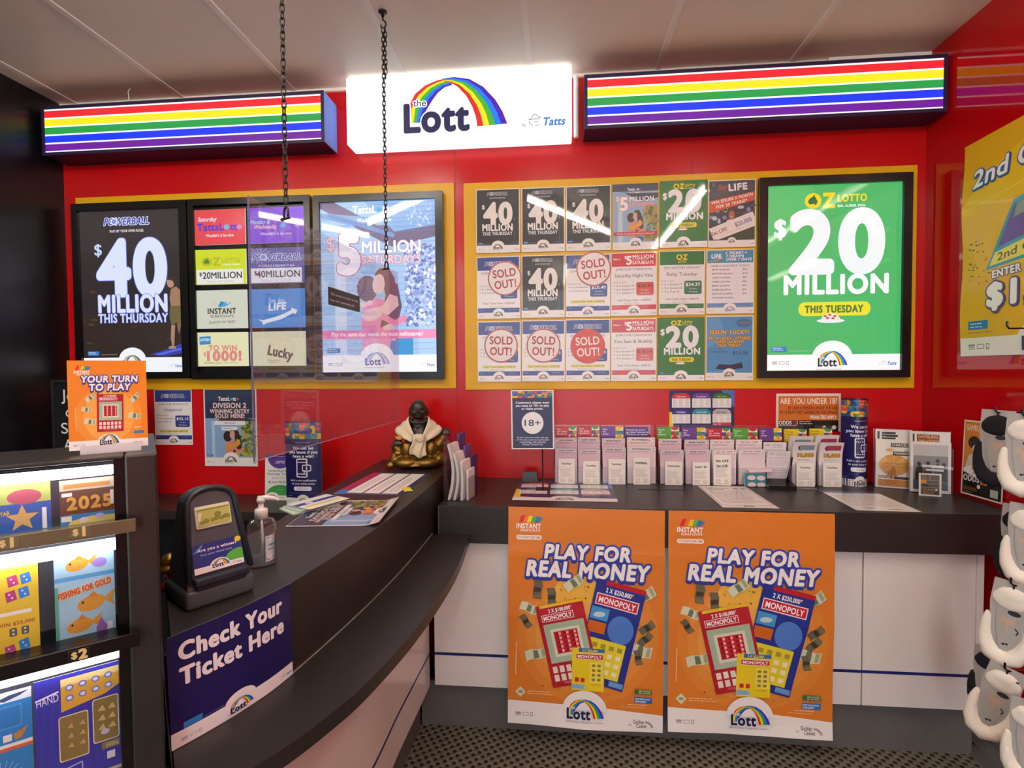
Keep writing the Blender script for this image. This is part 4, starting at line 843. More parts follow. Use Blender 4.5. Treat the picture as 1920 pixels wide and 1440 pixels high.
# ------------------------------------------------------------------ eighteen small posters and the sold-out discs
SH = [
 ((893, 356, 975, 475), art_pb40(), 'black forty million sheet, top row against the left edge'), ((978, 353, 1059, 473), art_pb40(), 'black forty million sheet, second in the top row'), ((1061, 350, 1145, 471), art_pb40(), 'black forty million sheet beside the hugging couple sheet'),
 ((1148, 346, 1234, 469.5), art_sat5(), 'five million sheet showing two people hugging'), ((1236, 340, 1325, 465), art_oz(False), 'green twenty million sheet in the top row'), ((1326, 339, 1415, 464.5), art_setlife(), 'orange banner sheet with person holding a big cheque'),
 ((895, 482, 976, 598), art_synd('pb', '', ['51 x Powerplay', '2 x PowerHit'], '$22.40', '$224.00', False), 'blue headed sheet under a crinkled sold out disc'), ((978, 479.5, 1058.5, 596), art_pb40(), 'black forty million sheet in the middle row'), ((1060, 478, 1144, 594.5), art_synd('pb', 'Fri', ['9 x PowerHit', '4 x PowerPick'], '$20.40', '$204.00'), 'blue headed sheet with disc over its top right corner'),
 ((1145, 474, 1231, 592.5), art_synd('sat', 'Saturday Night Vibe', ['3 x System 8', '3 x System 8', '7 x System 7'], '$24.91', '$249.05'), 'red headed sheet reading Saturday Night Vibe'), ((1234, 471, 1320, 590.5), art_synd('oz', 'Ruby Tuesday', ['2 x System 9', '2 x System 8', '2 x Pick 8'], '$24.37', '$243.70', sub='JOIN OUR STORE SYNDICATE'), 'green headed sheet with a green price box in the middle row'), ((1322.5, 468.5, 1412, 588.5), art_quick(), 'blue headed price list sheet beside the green poster box'),
 ((896, 603, 977, 715.5), art_synd('pb', '', ['10 x PowerHit', '1 x Pick 8'], '$14.30', '$143.00'), 'blue headed sheet in the bottom row left corner'), ((978.5, 601, 1059, 715), art_synd('pb', '', ['10 x PowerHit', '1 x Pick 8'], '$38.73', '$387.30'), 'blue headed sheet, second in the bottom row'), ((1060, 599, 1143.5, 714.5), art_synd('pb', '', ['13 x PowerHit', '2 x Pick 8'], '$42.13', '$421.30'), 'blue headed sheet under the solid red disc'),
 ((1145, 597.5, 1230, 714), art_synd('sat', 'Fun Sun & Bubbly', ['2 x System 9', '1 x System 8', '4 x System 7'], '$18.54', '$185.35'), 'red headed sheet reading Fun Sun and Bubbly'), ((1232, 595.5, 1319.5, 713.5), art_oz(False), 'green twenty million sheet in the bottom row'), ((1321, 592.5, 1410.5, 713), art_feelin(), 'blue sheet with orange lettering and eleven dollar price')]
rr = random.Random(11)
for i, (q, A, lab) in enumerate(SH):
    x0, x1 = P(1, D, q[0], (q[1] + q[3]) / 2).x, P(1, D, q[2], (q[1] + q[3]) / 2).x; z1, z0 = P(1, D, (q[0] + q[2]) / 2, q[1]).z, P(1, D, (q[0] + q[2]) / 2, q[3]).z
    cv = .0035 * rr.choice((1, 1, -.6)); w = x1 - x0
    o = A.mesh(w - .001, z1 - z0, 'game_poster', M['gloss'], .002, None, ((x0 + x1) / 2, D - .0105, z0), (R(rr.uniform(-.3, .3)), R(rr.uniform(-.25, .25)), R(rr.uniform(-.6, .6))), dz=3e-5)
    tag(o, lab, 'poster', 'small posters on the right yellow board')
for px, py, rot, sol, lab in ((946.5, 522, 6, 0, 'crinkled white sold out disc in the middle row'), (1113, 504, 6, 0, 'white sold out disc overlapping the top right of its sheet'), (939.5, 648, -2, 0, 'white sold out disc, leftmost of the bottom row'), (1019, 648, -3, 0, 'white sold out disc beside the solid red one'), (1102, 649, 3, 1, 'solid red sold out disc with white letters')):
    c = P(1, D - .015, px, py); A = art_sold(sol)
    ol = [(50 + 50 * math.cos(R(k * 7.5)), 50 + 50 * math.sin(R(k * 7.5))) for k in range(48)][::-1]
    o = A.mesh(.157, .157, 'sold_out_disc', M['gloss'] if py == 522 else M['semi'], .0006, None, (c.x, D - .0155 - (.003 if py == 522 else 0), c.z - .0785), (0, 0, 0), outline=ol)
    o.rotation_euler = (0, R(-rot), 0); o.location = Vector((c.x, o.location.y, c.z)) + Matrix.Rotation(R(-rot), 3, 'Y') @ Vector((0, 0, -.0785))
    tag(o, lab, 'sticker', 'sold out discs')
# other prints on the back wall
def wall_print(A, x0, x1, z0, z1, name, lab, cat, m_='semi', group=None, rot=0, y=D - .001):
    o = A.mesh(x1 - x0, z1 - z0, name, M[m_], .0008, None, ((x0 + x1) / 2, y, z0), (0, R(rot), 0)); return tag(o, lab, cat, group)
wall_print(art_synd('pb', 'Inspired', ['10 x PowerHit', '2 x Pick 8'], '$42.15', '$421.50', sub='JOIN OUR SYNDICATE'), -1.995, -1.797, 1.036, 1.31, 'game_poster', 'blue headed sheet reading Inspired on the red wall', 'poster')
wall_print(art_div2(), -1.735, -1.462, .932, 1.31, 'win_poster', 'division two winner poster on red wall below lit boxes', 'poster')
wall_print(art_sched(), .502, .787, 1.075, 1.296, 'game_schedule', 'navy schedule of six games on the wall above slips', 'poster')
A = art_under18(); o = A.mesh(.272, .168, 'age_sign', M['semi'], .003, None, (1.102, D - .001, 1.112)); tag(o, 'orange sign asking are you under 18 on back wall', 'sign')
# ------------------------------------------------------------------ counters
def spline(pts, n=10):
    o = []; p = [Vector(q) for q in pts]; p = [p[0] * 2 - p[1]] + p + [p[-1] * 2 - p[-2]]
    for i in range(1, len(p) - 2):
        for k in range(n):
            t = k / n; o.append(.5 * ((2 * p[i]) + (p[i + 1] - p[i - 1]) * t + (2 * p[i - 1] - 5 * p[i] + 4 * p[i + 1] - p[i + 2]) * t * t + (3 * p[i] - p[i - 1] - 3 * p[i + 1] + p[i + 2]) * t ** 3))
    return o + [p[-2]]
CT, ST, BT = .97, .785, .89      # left counter top, its lower shelf, back counter top
outer = spline([(-.474, 2.37), (-.470, 2.1), (-.470, 1.85), (-.478, 1.545), (-.493, 1.33), (-.516, 1.13), (-.542, .965), (-.562, .89), (-.60, .805), (-.65, .725), (-.72, .65), (-.82, .575), (-.95, .51)])
inner = spline([(-.83, 2.37), (-.835, 2.0), (-.825, 1.6), (-.80, 1.38), (-.82, 1.2), (-.85, 1.09), (-.88, 1.02), (-.91, .96), (-.95, .90), (-1.0, .85), (-1.06, .80), (-1.1, .78), (-1.14, .76)])
shelf = spline([(-.331, 1.87), (-.318, 1.66), (-.316, 1.46), (-.337, 1.18), (-.375, .967), (-.411, .857), (-.455, .765), (-.53, .66), (-.62, .57), (-.74, .48), (-.88, .41)])
base = spline([(-.497, 1.90), (-.503, 1.73), (-.51, 1.55), (-.512, 1.33), (-.535, 1.12), (-.56, .97), (-.585, .89), (-.63, .80), (-.70, .72), (-.80, .64), (-.93, .57)])
TH = R(40.7); CE = Vector((math.cos(TH), math.sin(TH))); C0 = Vector((-.598, .712))   # ticket cabinet: face direction and right front corner
def clip(L, g=.012):
    f = lambda p: (p - C0).dot(CE) - g
    o = [L[0]]
    for a, b in zip(L, L[1:]):
        if f(b) < 0: o.append(a.lerp(b, f(a) / (f(a) - f(b)))); break
        o.append(b)
    return o
outer, inner, shelf, base = map(clip, (outer, inner, shelf, base))
def slab(mb, A, B, z0, z1):
    n = min(len(A), len(B))
    mb.loft([[(A[i].x, A[i].y, z0), (B[i].x, B[i].y, z0), (B[i].x, B[i].y, z1), (A[i].x, A[i].y, z1)] for i in range(n)]); return mb
def resamp(L, n):
    ds = [0]
    for a, b in zip(L, L[1:]): ds.append(ds[-1] + (b - a).length)
    o = []
    for k in range(n):
        t = ds[-1] * k / (n - 1); i = max(j for j in range(len(ds)) if ds[j] <= t + 1e-9); i = min(i, len(L) - 2)
        o.append(L[i].lerp(L[i + 1], (t - ds[i]) / max(1e-9, ds[i + 1] - ds[i])))
    return o
off = lambda L, d: [Vector((p.x - d, p.y + 0 * d)) for p in L]
e = empty('curved_counter', (-.62, 1.5, 0), label='black curved service counter on the left with a lower shelf', cat='counter')
def sub(mb, name, m_, par=None, smooth=False):
    par = par or e
    o = mb.obj(name, m_, par); o.matrix_parent_inverse = Matrix.Translation(-par.location); return o
N = 90; Oo, Ii, Ss = resamp(outer, N), resamp(inner, N), resamp(shelf, N)
sub(slab(MB(), Oo, Ii, CT - .03, CT), 'counter_top', M['black'])
# fascia and its pale joint line
fo = [p for p in resamp(outer, 140)]
sub(slab(MB(), [Vector((p.x - .001, p.y)) for p in fo], off(fo, .02), ST - .03, CT - .0302), 'fascia', M['black'])
jl = [p for p in fo if p.y < 1.868]
sub(slab(MB(), [Vector((p.x + .0018, p.y - .0004)) for p in jl], [Vector((p.x - .001, p.y)) for p in jl], ST, ST + .0016), 'joint_strip', M['edge'])
fi = resamp([p for p in outer if p.y <= 1.87], N)
sub(slab(MB(), Ss, [Vector((p.x - .0015, p.y)) for p in fi], ST - .031, ST), 'lower_shelf', M['black'])
bs_ = resamp(base, N)
sub(slab(MB(), bs_, off(bs_, .02), .18, ST - .0312), 'front_panel', M['white'])
sub(slab(MB(), [Vector((p.x + .0012, p.y)) for p in bs_], [Vector((p.x - .001, p.y)) for p in bs_], .303, .311), 'blue_strip', M['blue'])
sub(slab(MB(), [Vector((p.x - .045, p.y + .02)) for p in bs_], [Vector((p.x - .06, p.y + .02)) for p in bs_], 0, .18), 'kickboard', M['kick'])
sub(slab(MB(), [Vector((p.x + .02, p.y)) for p in Ii], [Vector((p.x + .001, p.y)) for p in Ii], .0, CT - .0302), 'back_panel', M['blackw'])
# back counter
e2 = empty('back_counter', (.55, 2.1, 0), label='long black counter along the red back wall with white cupboard fronts', cat='counter')
YF = 1.868
mb = MB(); mb.box(-.448, XR - .001, YF, D - .001, BT - .14, BT, bev=.0015); o = sub(mb, 'counter_top', M['black'], e2)
sub(MB().box(-.4, XR - .105, 1.925, D - .002, .178, BT - .141), 'carcass', M['white'], e2)
for x0, x1 in ((-.478, .30), (.304, 1.076), (1.081, 1.452)): sub(MB().box(x0, x1, 1.905, 1.924, .183, BT - .141, bev=.001), 'cupboard_front', M['white'], e2)
sub(MB().box(1.453, 1.475, 1.90, 1.924, .183, BT - .141, bev=.001), 'end_panel', M['white'], e2)
sub(MB().box(-.478, 1.437, 1.9035, 1.906, .302, .312), 'blue_strip', M['blue'], e2)
sub(MB().box(-.54, 1.475, 1.94, 1.956, 0, .178), 'kickboard', M['kick'], e2)
sub(MB().box(.331, .521, 2.166, 2.172, BT - .001, BT + .0006), 'slot', mat('slot_dark', '050505', .8), e2)
sub(MB().box(-.4485, -.447, YF - .0004, YF + .001, BT - .14, BT), 'edge_strip', M['edge'], e2)
# clerk's bench behind the left counter
b_ = MB(); b_.box(XL, -.845, 2.07, D - .001, .755, .793, bev=.001); o = b_.obj('back_bench', M['black']); tag(o, 'black bench along the back wall behind the curved counter', 'bench')
o = MB().box(XL, -.845, 2.12, D - .001, 0, .754).obj('bench_cupboard', M['blackw']); tag(o, 'black cupboard under the bench behind the curved counter', 'cupboard')

# ------------------------------------------------------------------ big orange posters taped to the back counter
def creased(seed, W, H):
    r = random.Random(seed); ph = [r.uniform(0, 6) for _ in range(4)]
    def f(x, y, z):
        d = .004 * math.sin(x * 9 + ph[0]) * math.sin(z * 5 + ph[1]) + .0022 * math.sin(z * 16 + ph[2])
        d -= .0035 * math.exp(-(x / .04) ** 2) + .004 * math.exp(-((z - H * .5) / .035) ** 2) + .004 * math.exp(-((z - H * .79) / .03) ** 2)
        d *= min(1, (H - z) / .12)
        d -= .012 * max(0, 1 - z / .09) ** 2 * (.5 + .5 * math.sin(x * 12 + ph[3]))
        return (x, y + d * .55 - .006 * min(1, (H - z) / .2), z)
    return f
for x0, x1, z0, z1, rt, s, lab in ((-.192, .372, .079, .889, -.6, 1, 'big orange money game poster on the counter front, left one'), (.389, .956, .086, .886, -.3, 5, 'big orange money game poster on the counter front, right one')):
    o = art_play().mesh(x1 - x0, z1 - z0, 'orange_poster', M['semi'], .0005, None, ((x0 + x1) / 2, YF - .003, z0), (0, R(-rt), 0), fn=creased(s, x1 - x0, z1 - z0), dz=1.2e-4, grid=(28, 40), seg=.03, smooth=False)
    tag(o, lab, 'poster', 'big orange posters')

# ------------------------------------------------------------------ chains and hanging clear screen
px_, py_ = -.638, 1.883; qx, qy = -.670, 1.229; dirv = Vector((px_ - qx, py_ - qy, 0)).normalized(); nrm = Vector((dirv.y, -dirv.x, 0))
TOPZ, BOTZ = 1.785, 1.197
ang = math.atan2(dirv.y, dirv.x)
e = empty('hanging_screen', (px_, py_, BOTZ), ang, label='clear acrylic screen hanging on two chains above the counter', cat='screen')
h_ = TOPZ - BOTZ
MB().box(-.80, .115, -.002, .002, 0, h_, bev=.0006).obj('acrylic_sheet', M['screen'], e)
MB().box(-.8012, -.8, -.002, .002, 0, h_).obj('polished_edge', mat('acrylic_edge', '6a6488', .3), e); MB().box(-.8, .115, -.002, .002, -.001, 0).obj('polished_edge', mat('acrylic_low_edge', 'c8a0b4', .3), e)
ns_ = art_screen().mesh(.212, .052, 'notice_sticker', M['semi'], .0003, e, (-.349, -.0022, .392)); under(ns_, [q for q in e.children if q.name.startswith('acrylic_sheet')][0])
lm = MB()
L0, r0, w0 = .0105, .0019, .0052
lm.tube([(w0 * math.cos(a), 0, (L0 - w0) * (1 if math.sin(a) > 0 else -1) * (1 if abs(math.sin(a)) > .01 else 0) + w0 * math.sin(a)) for a in [2 * math.pi * (k + .5) / 16 for k in range(16)]], r0, 6, closed=True)
link0 = None
def chain(x, y, lab, double=0):
    global link0
    c = empty('chain', (x, y, ZC), label=lab, cat='chain', group='chains holding the screen')
    hk = MB(); hk.lathe([(0, 0), (.016, 0), (.016, -.004), (.006, -.006), (.005, -.02), (0, -.02)], 14); hk.tube([(0, 0, -.018), (0, 0, -.03), (.010, 0, -.038), (.012, 0, -.05), (.004, 0, -.06), (-.006, 0, -.056), (-.008, 0, -.048)], .003, 8)
    hk.obj('ceiling_hook', M['steel'], c, smooth=True)
    z = -.068; k = 0; end = TOPZ - ZC + .026
    def add(z, k, dx=0, dy=0):
        global link0
        if link0 is None: l = lm.obj('link', M['steel'], c, (dx, dy, z), (0, 0, R(90 * (k % 2))), True); link0 = l
        else:
            l = link0.copy(); COL.objects.link(l); l.parent = c; l.location = (dx, dy, z); l.rotation_euler = (0, 0, R(90 * (k % 2)))
    while z > end: add(z, k); z -= .0166; k += 1
    for j in range(double): add(-.07 - j * .0166, j + 1, .009 + .002 * math.sin(j), -.004)
    sz = TOPZ - ZC
    s = MB(); s.tube([(-.008, 0, sz - .008), (-.009, 0, sz + .006), (-.006, 0, sz + .017), (0, 0, sz + .021), (.006, 0, sz + .017), (.009, 0, sz + .006), (.008, 0, sz - .008)], .003, 8)
    s.tube([(-.014, 0, sz - .008), (.018, 0, sz - .008)], .0032, 8); s.ball((.018, 0, sz - .008), .005, 6)
    s.obj('shackle', M['steel'], c, rot=(0, 0, ang + 1.1), smooth=True)
chain(qx, qy, 'dark chain nearest the viewer, running up out of the photo')
chain(px_, py_, 'dark chain in front of the white sign, on a ceiling hook', 11)

# ------------------------------------------------------------------ ticket cabinet, front left
th = TH; ex, ey = Vector((math.cos(th), math.sin(th), 0)), Vector((-math.sin(th), math.cos(th), 0))
o0 = Vector((-.598, .712, 0))
def cabw(x, y, z): return o0 + ex * x + ey * y + Vector((0, 0, z))
def cab(px, py, y=0.0):
    p = PLN(o0 + ey * y, ey, px, py); d = p - o0; return (d.dot(ex), d.z)
e = empty('ticket_cabinet', o0, th, label='black lit scratch ticket cabinet at the front left', cat='display cabinet')
T_ = cab(277, 850)[1]; LW = -.62
sx0, sx1 = cab(237, 1000)[0], 0
st_ = MB(); st_.box(sx0, sx1, -.004, .3, .0, T_, bev=.003); st_.obj('side_post', mat('brushed_dark', '4a4a46', .32, metal=.75, var=.25, vscale=6), e)
ix = cab(216, 1000)[0]
MB().box(ix, sx0 - .0005, .004, .16, 0, T_ - .002).obj('inner_post', M['frame'], e)
MB().box(LW, ix, .10, .16, 0, T_ - .03).obj('back_panel', mat('cabinet_grey', '55575e', .4), e)
zt = cab(120, 885)[1]
MB().box(LW, sx0 - .0005, -.002, .16, cab(225, 862, 0)[1], T_, bev=.002).obj('top_rail', mat('cabinet_top', '3c3a36', .35, metal=.5), e)
# shelves with price rails and strip lights
tiers = []
for k, (rt, rb, lt, lb_) in enumerate((((225, 975), (225, 1000), (200, 875), (200, 890)), ((225, 1192), (225, 1218), (200, 1016), (200, 1034)), ((120, 1470), (120, 1490), (200, 1226), (200, 1240)))):
    z1, z0 = cab(*rt, -.02)[1], cab(*rb, -.02)[1]
    if k < 2:
        rl = MB(); rl.box(LW, sx0 + .012, -.024, -.018, z0, z1, bev=.001); rl.box(LW, sx0 - .002, -.018, .1, z0 + .002, z0 + .006); q = rl.obj('price_rail', M['frame'] if k else mat('mirror_rail', '7d775c', .25, metal=.55), e)
        A = Art(100, 60, '15130f' if k else '6a6242')
        A.t('$', 30, 46, 34, 'd8c48a', b=.06); A.t('12'[k], 68, 56, 52, 'd8c48a', b=.07)
        for px in ((148,) if k else (150, 14)):
            c = cab(px, (1227 if k else 997 if px == 150 else 1018), -.024); pl_ = A.mesh((z1 - z0) * 1.2, (z1 - z0) * .72, 'price_label', M['semi'], .0002, e, (c[0], -.0243, c[1] - (z1 - z0) * .36)); under(pl_, q)
    za, zb = cab(*lt, .03)[1], cab(*lb_, .03)[1]
    MB().box(LW, ix - .001, .03, .05, zb, za, bev=.002).obj('strip_light', M['led'], e); tiers.append((z0, zb))
# tickets
def tk(art, px0, px1, pyt, pyb, lab, y=.05, grp='scratch tickets in the cabinet'):
    x0, x1 = cab(px0, (pyt + pyb) / 2, y)[0], cab(px1, (pyt + pyb) / 2, y)[0]; xc = (px0 + px1) / 2
    z1, z0 = cab(xc, pyt, y)[1], cab(xc, pyb, y)[1]
    p = cabw((x0 + x1) / 2, y, z0)
    o = art.mesh(x1 - x0, z1 - z0, 'scratch_ticket', M['semi'], .0006, None, p, (0, 0, th)); return tag(o, lab, 'lottery ticket', grp)
A = Art(110, 90, '2f62b4'); A.rect(0, 0, 110, 34, 'b8c46a'); A.ell(70, 24, 26, 12, 'b85a6a'); A.poly([(66 + r_ * math.cos(R(a)), 58 + r_ * .85 * math.sin(R(a))) for a, r_ in [(-90 + 36 * k, 26 if k % 2 == 0 else 11) for k in range(10)]], 'd8b06a'); A.t('LUCKY STAR', 26, 52, 6, 'e8d44a', b=.03, fit=44, rot=6); A.rect(0, 82, 110, 90, 'b04aa8'); A.t('45 x $10,000*', 46, 88.5, 5, 'f2e84a', b=.03, fit=60); A.rect(96, 44, 103, 78, 'eef2f2')
tk(A, -45, 96, 905, 1012, 'blue and green scratch ticket with a gold star')
A = Art(110, 90, '6a4c3a'); A.rect(0, 0, 110, 20, 'c8b89a'); A.rect(0, 66, 110, 90, '3f84c8'); A.poly([(10, 90), (20, 78), (60, 72), (110, 74), (110, 90)], 'e8cf6a'); A.t('2025', 58, 56, 22, 'd8a850', b=.06, fit=92, ol=('7a4a2a', 2)); A.rect(4, 24, 24, 31, 'efece4'); A.rect(2, 68, 22, 78, 'efece4'); A.ell(78, 74, 10, 5, 'c8b0d8'); A.ell(46, 78, 10, 5, 'e8d8e0'); A.rect(100, 26, 107, 54, 'e8e0d0'); A.rect(8, 8, 100, 16, 'b8854a')
tk(A, 112, 216, 897, 985, 'brown and gold scratch ticket reading 2025')
A = Art(100, 240, 'e9c83a'); A.rect(0, 0, 100, 18, 'f0d85a')
for j, (x, y, c) in enumerate(((42, 30, 'c0487a'), (66, 28, '3f86d0'), (38, 62, 'b8407a'), (62, 58, '3f86d0'), (60, 170, '3a8ad4'), (34, 178, 'c0508a'), (58, 206, '3aa0dc'), (32, 214, 'd8609a'), (2, 36, 'b8cc4a'))): A.poly([(x, y + 4), (x + 18, y), (x + 22, y + 22), (x + 3, y + 26)], c); A.ell(x + 8, y + 9, 2, 2, 'f4f0f8', n=8); A.ell(x + 13, y + 17, 2, 2, 'f4f0f8', n=8)
A.rect(10, 108, 86, 116, 'f4efe4'); A.t('WIN $23,000', 56, 138, 7, 'b84a3a', b=.03, fit=70)
for x in (44, 66): A.rect(x, 144, x + 14, 162, '6a6a5a', r=3); A.ell(x + 7, 149, 2.4, 2.4, 'e8e4c8', n=8); A.ell(x + 7, 157, 2.4, 2.4, 'e8e4c8', n=8)
tk(A, -30, 74, 1052, 1262, 'yellow domino scratch ticket beside the fish one')
A = Art(112, 190, 'a9d2e4'); A.rect(0, 0, 112, 8, 'd8ecf2'); fish = lambda x, y, k, c='e5a13a': (A.ell(x, y, 24 * k, 13 * k, c, rot=-8), A.poly([(x + 20 * k, y - 3 * k), (x + 42 * k, y - 18 * k), (x + 36 * k, y + 2 * k), (x + 42 * k, y + 12 * k)], c), A.poly([(x - 6 * k, y - 10 * k), (x + 4 * k, y - 20 * k), (x + 14 * k, y - 10 * k)], 'd88a2c'), A.ell(x - 14 * k, y - 3 * k, 2.4 * k, 2.4 * k, '3a2a1a', n=8))
fish(42, 24, .9); A.ell(84, 26, 14, 9, 'a084c8'); A.rect(0, 44, 112, 52, '5ca6d4'); A.t('FISHING FOR GOLD', 56, 76, 11, 'd8562c', b=.05, fit=100, rot=9, ol=('f4d89a', 1.5)); fish(66, 100, 1.1); fish(44, 138, 1.0); A.poly([(74, 150), (84, 130), (96, 150), (90, 164), (76, 164)], '9a6ab4'); A.rect(0, 60, 6, 160, '5cb09a'); A.rect(0, 164, 112, 190, 'd4ecf6'); A.rect(22, 170, 104, 178, '4aa8dc'); A.t('WIN $20,000', 62, 187, 6, 'e89a6a', fit=60); A.rect(96, 142, 106, 156, 'f4f4ee')
tk(A, 103, 216, 1032, 1222, 'pale blue scratch ticket with gold fish')
A = Art(80, 170, '2f86c8'); A.rect(0, 0, 80, 18, 'dfe6ea'); A.poly([(14, 12), (40, 6), (76, 4), (60, 10), (30, 16)], '3a4a6a'); A.rect(10, 24, 62, 64, '4f9ad6'); A.rect(13, 27, 59, 61, '2f7ec4'); A.poly([(44, 76), (72, 66), (60, 84), (48, 86)], 'c8863a'); A.rect(26, 74, 42, 86, 'f0ece4'); A.rect(0, 90, 80, 96, 'f0ece4'); A.rect(0, 96, 80, 102, 'd86a3a')
for k in range(20): A.line([(22, 150), (22 + 40 * math.cos(k * .31), 150 + 34 * math.sin(k * .31))], 1, 'a8d4ee')
A.ell(22, 150, 13, 14, 'd0283a'); tk(A, -22, 62, 1296, 1480, 'blue scratch ticket with a red sunburst, lowest at left')
A = Art(160, 230, '3a38a8'); A.poly([(48, 8), (160, 8), (160, 44), (130, 56), (48, 68)], 'e2ae3a'); A.poly([(48, 8), (160, 8), (160, 20), (48, 22)], 'f2dc8a')
for j in range(2):
    for i in range(4): A.ell(64 + i * 25, 26 + j * 19 - i * 1.5, 8, 6, '7a78c8', n=12); A.ell(64 + i * 25, 26 + j * 19 - i * 1.5, 5, 3.4, 'e8e8f8', n=10)
A.t('HAND', 24, 46, 14, 'f0f0fa', fit=40, rot=4); A.line([(2, 36), (44, 28)], 3, 'f0f0fa')
A.rect(42, 76, 98, 160, 'e8dca8', r=5); A.rect(44, 78, 96, 158, '8f7a42', r=4); A.rect(106, 62, 158, 146, 'e8dca8', r=5); A.rect(108, 64, 156, 144, '8f7a42', r=4)
for j in range(3):
    for i in range(2): A.poly([(58 + i * 22, 100 + j * 18), (66 + i * 22, 92 + j * 18), (70 + i * 22, 102 + j * 18)], 'c8a860'); A.poly([(116 + i * 20, 86 + j * 18), (126 + i * 20, 76 + j * 18), (132 + i * 20, 88 + j * 18)], 'd8bc78')
A.ell(130, 128, 9, 5, 'c8c0d8', n=14); A.rect(122, 148, 158, 162, '8a7a48'); A.t('WIN', 142, 160, 8, 'd8c88a', b=.02); A.line([(12, 180), (84, 170), (84, 198), (12, 210), (12, 180)], 2, 'c8c8ec'); A.t('SCRATCH & WIN', 48, 192, 7, 'e8e8fa', b=.03, fit=60, rot=6); A.rect(132, 168, 148, 182, 'e8e8ee'); A.rect(84, 200, 160, 206, 'c8b890'); A.t('ION', 130, 228, 18, 'b8984a', b=.06, fit=50)
tk(A, 66, 226, 1258, 1490, 'blue and gold scratch ticket, lowest by the post', .045)
for k, (pa, pb, nm) in enumerate(((895, 985, 'upper'), (1036, 1205, 'middle'), (1245, 1480, 'lower'))):
    za, zb = cab(150, pa, .02)[1], cab(150, pb, .02)[1]; MB().box(LW, ix - .002, .018, .0195, zb, za).obj('clear_cover', M['clear'], e)
# leaflet hanging on the cabinet's side
p = cabw(.006, .05, 0)
A = Art(60, 230, '17161f'); A.edge = '221d2c'; A.rect(0, 0, 60, 70, '4a3f6a'); A.rect(4, 74, 56, 84, 'c8bca8'); A.poly([(0, 0), (60, 0), (60, 20)], '8a6ab0')
za = PLN(p, ex, 292, 950).z; o = A.mesh(.085, .50, 'hanging_leaflet', M['semi'], .001, None, (p.x, p.y, za - .50), (0, 0, th + R(90)), fn=lambda x, y, z: (x * min(1, .25 + .75 * (.5 - z) / .06) if z > .44 else x, y - .006 * math.sin(z * 9), z), grid=(2, 14)); tag(o, 'dark leaflet hanging edge-on from the cabinet side', 'leaflet')
# showcard on top of the cabinet
c = cab(210, 846, .05); zc_ = T_
e = empty('show_card', cabw(c[0], .05, zc_), th, label='orange your turn to play card standing on the ticket cabinet', cat='show card')
xw = cab(280, 760, .05)[0] - cab(132, 760, .05)[0]; zh = cab(205, 676, .05)[1] - zc_
art_turn().mesh(xw, zh - .006, 'printed_card', M['semi'], .0012, e, (-.002, 0, .006), (R(-2), 0, 0))
ho = MB(); ho.box(-.036, .036, -.012, -.0105, 0, .013); ho.box(-.036, .036, -.012, .03, 0, .0015); ho.box(-.036, .036, .004, .0055, 0, .02); ho.obj('clear_holder', mat('frosted_acrylic', 'dcdce0', .3), e)
# chalkboard behind the cabinet
p0 = P(1, 2.2, 100, 712); p1 = P(1, 2.2, 268, 712)
e = empty('chalkboard', ((p0.x + p1.x) / 2, 2.2, .793), label='black chalkboard with white handwriting behind the orange card', cat='chalkboard'); cw, ch = p1.x - p0.x, p0.z - .793
mb = MB(); ringbox(mb, -cw / 2, cw / 2, 0, ch, (.012,) * 4, -.014, .004); mb.obj('frame', mat('clear_black_frame', '2a2c30', .25), e)
art_chalk().mesh(cw - .022, ch * .62, 'writing_surface', M['pine'], .004, e, (0, .0, ch * .36)); MB().box(-cw / 2 + .01, cw / 2 - .01, -.004, .002, .01, ch * .36).obj('lower_board', mat('chalk_black', '0f1014', .6), e)
# ------------------------------------------------------------------ things on the curved counter
a0, b0 = P(2, CT, 350, 1151), P(2, CT, 480, 1107)
dv = (b0 - a0); TW = .118; tr_ = math.atan2(dv.y, dv.x); mid = (a0 + b0) / 2
e = empty('ticket_checker', mid + Vector((-math.sin(tr_), math.cos(tr_), 0)) * .056, tr_, label='charcoal ticket checking machine with small green screen on counter', cat='ticket checker')
TW = dv.length; hw = TW / 2
bx = MB(); bx.box(-hw, hw, -.056, .056, 0, .036, bev=.008, seg=3); bx.obj('base', M['term'], e, smooth=True)
TH = P(1, mid.y + .03, 400, 914).z - CT
def arch(w0, w1, zt, z0, n=14):
    pts = [(-w0, z0), (w0, z0), (w1, zt - w1 * .62)]
    return pts + [(w1 * math.cos(math.pi * k / n), zt - w1 * .62 + w1 * .62 * math.sin(math.pi * k / n)) for k in range(1, n)] + [(-w1, zt - w1 * .62)]
fy = lambda z: -.050 + max(0, z - .045) * .27
ol = arch(hw * .93, hw * .72, TH, .034); bk = arch(hw * .90, hw * .66, TH - .006, .034)
mb = MB(); mb.loft([[(x, fy(z), z) for x, z in ol], [(x, fy(z) + .012, z) for x, z in ol], [(x * .98, .04 - max(0, z - .1) * .12, z) for x, z in ol], [(x, .05 - max(0, z - .1) * .2, z) for x, z in bk]])
mb.obj('body', M['term'], e)
rim = [(x * .96, fy(z) - .001, z) for x, z in ol]; mb = MB(); mb.tube([(rim[1][0], rim[1][1], .05)] + rim[2:] + [(rim[0][0], rim[0][1], .05)], .0058, 8); mb.obj('raised_rim', M['termd'], e, smooth=True)
sl = MB(); sl.box(-hw * .78, hw * .78, -.064, -.03, .042, .056, bev=.003); sl.box(-hw * .7, hw * .7, -.058, -.03, .034, .043); sl.obj('scanner_slot', M['termd'], e)
tilt = math.atan(.27)
def onfront(A, w, h, x, z, name, m_, t=.001): return A.mesh(w, h, name, m_, t, e, (x, fy(z) - .0012, z), (-tilt, 0, 0))
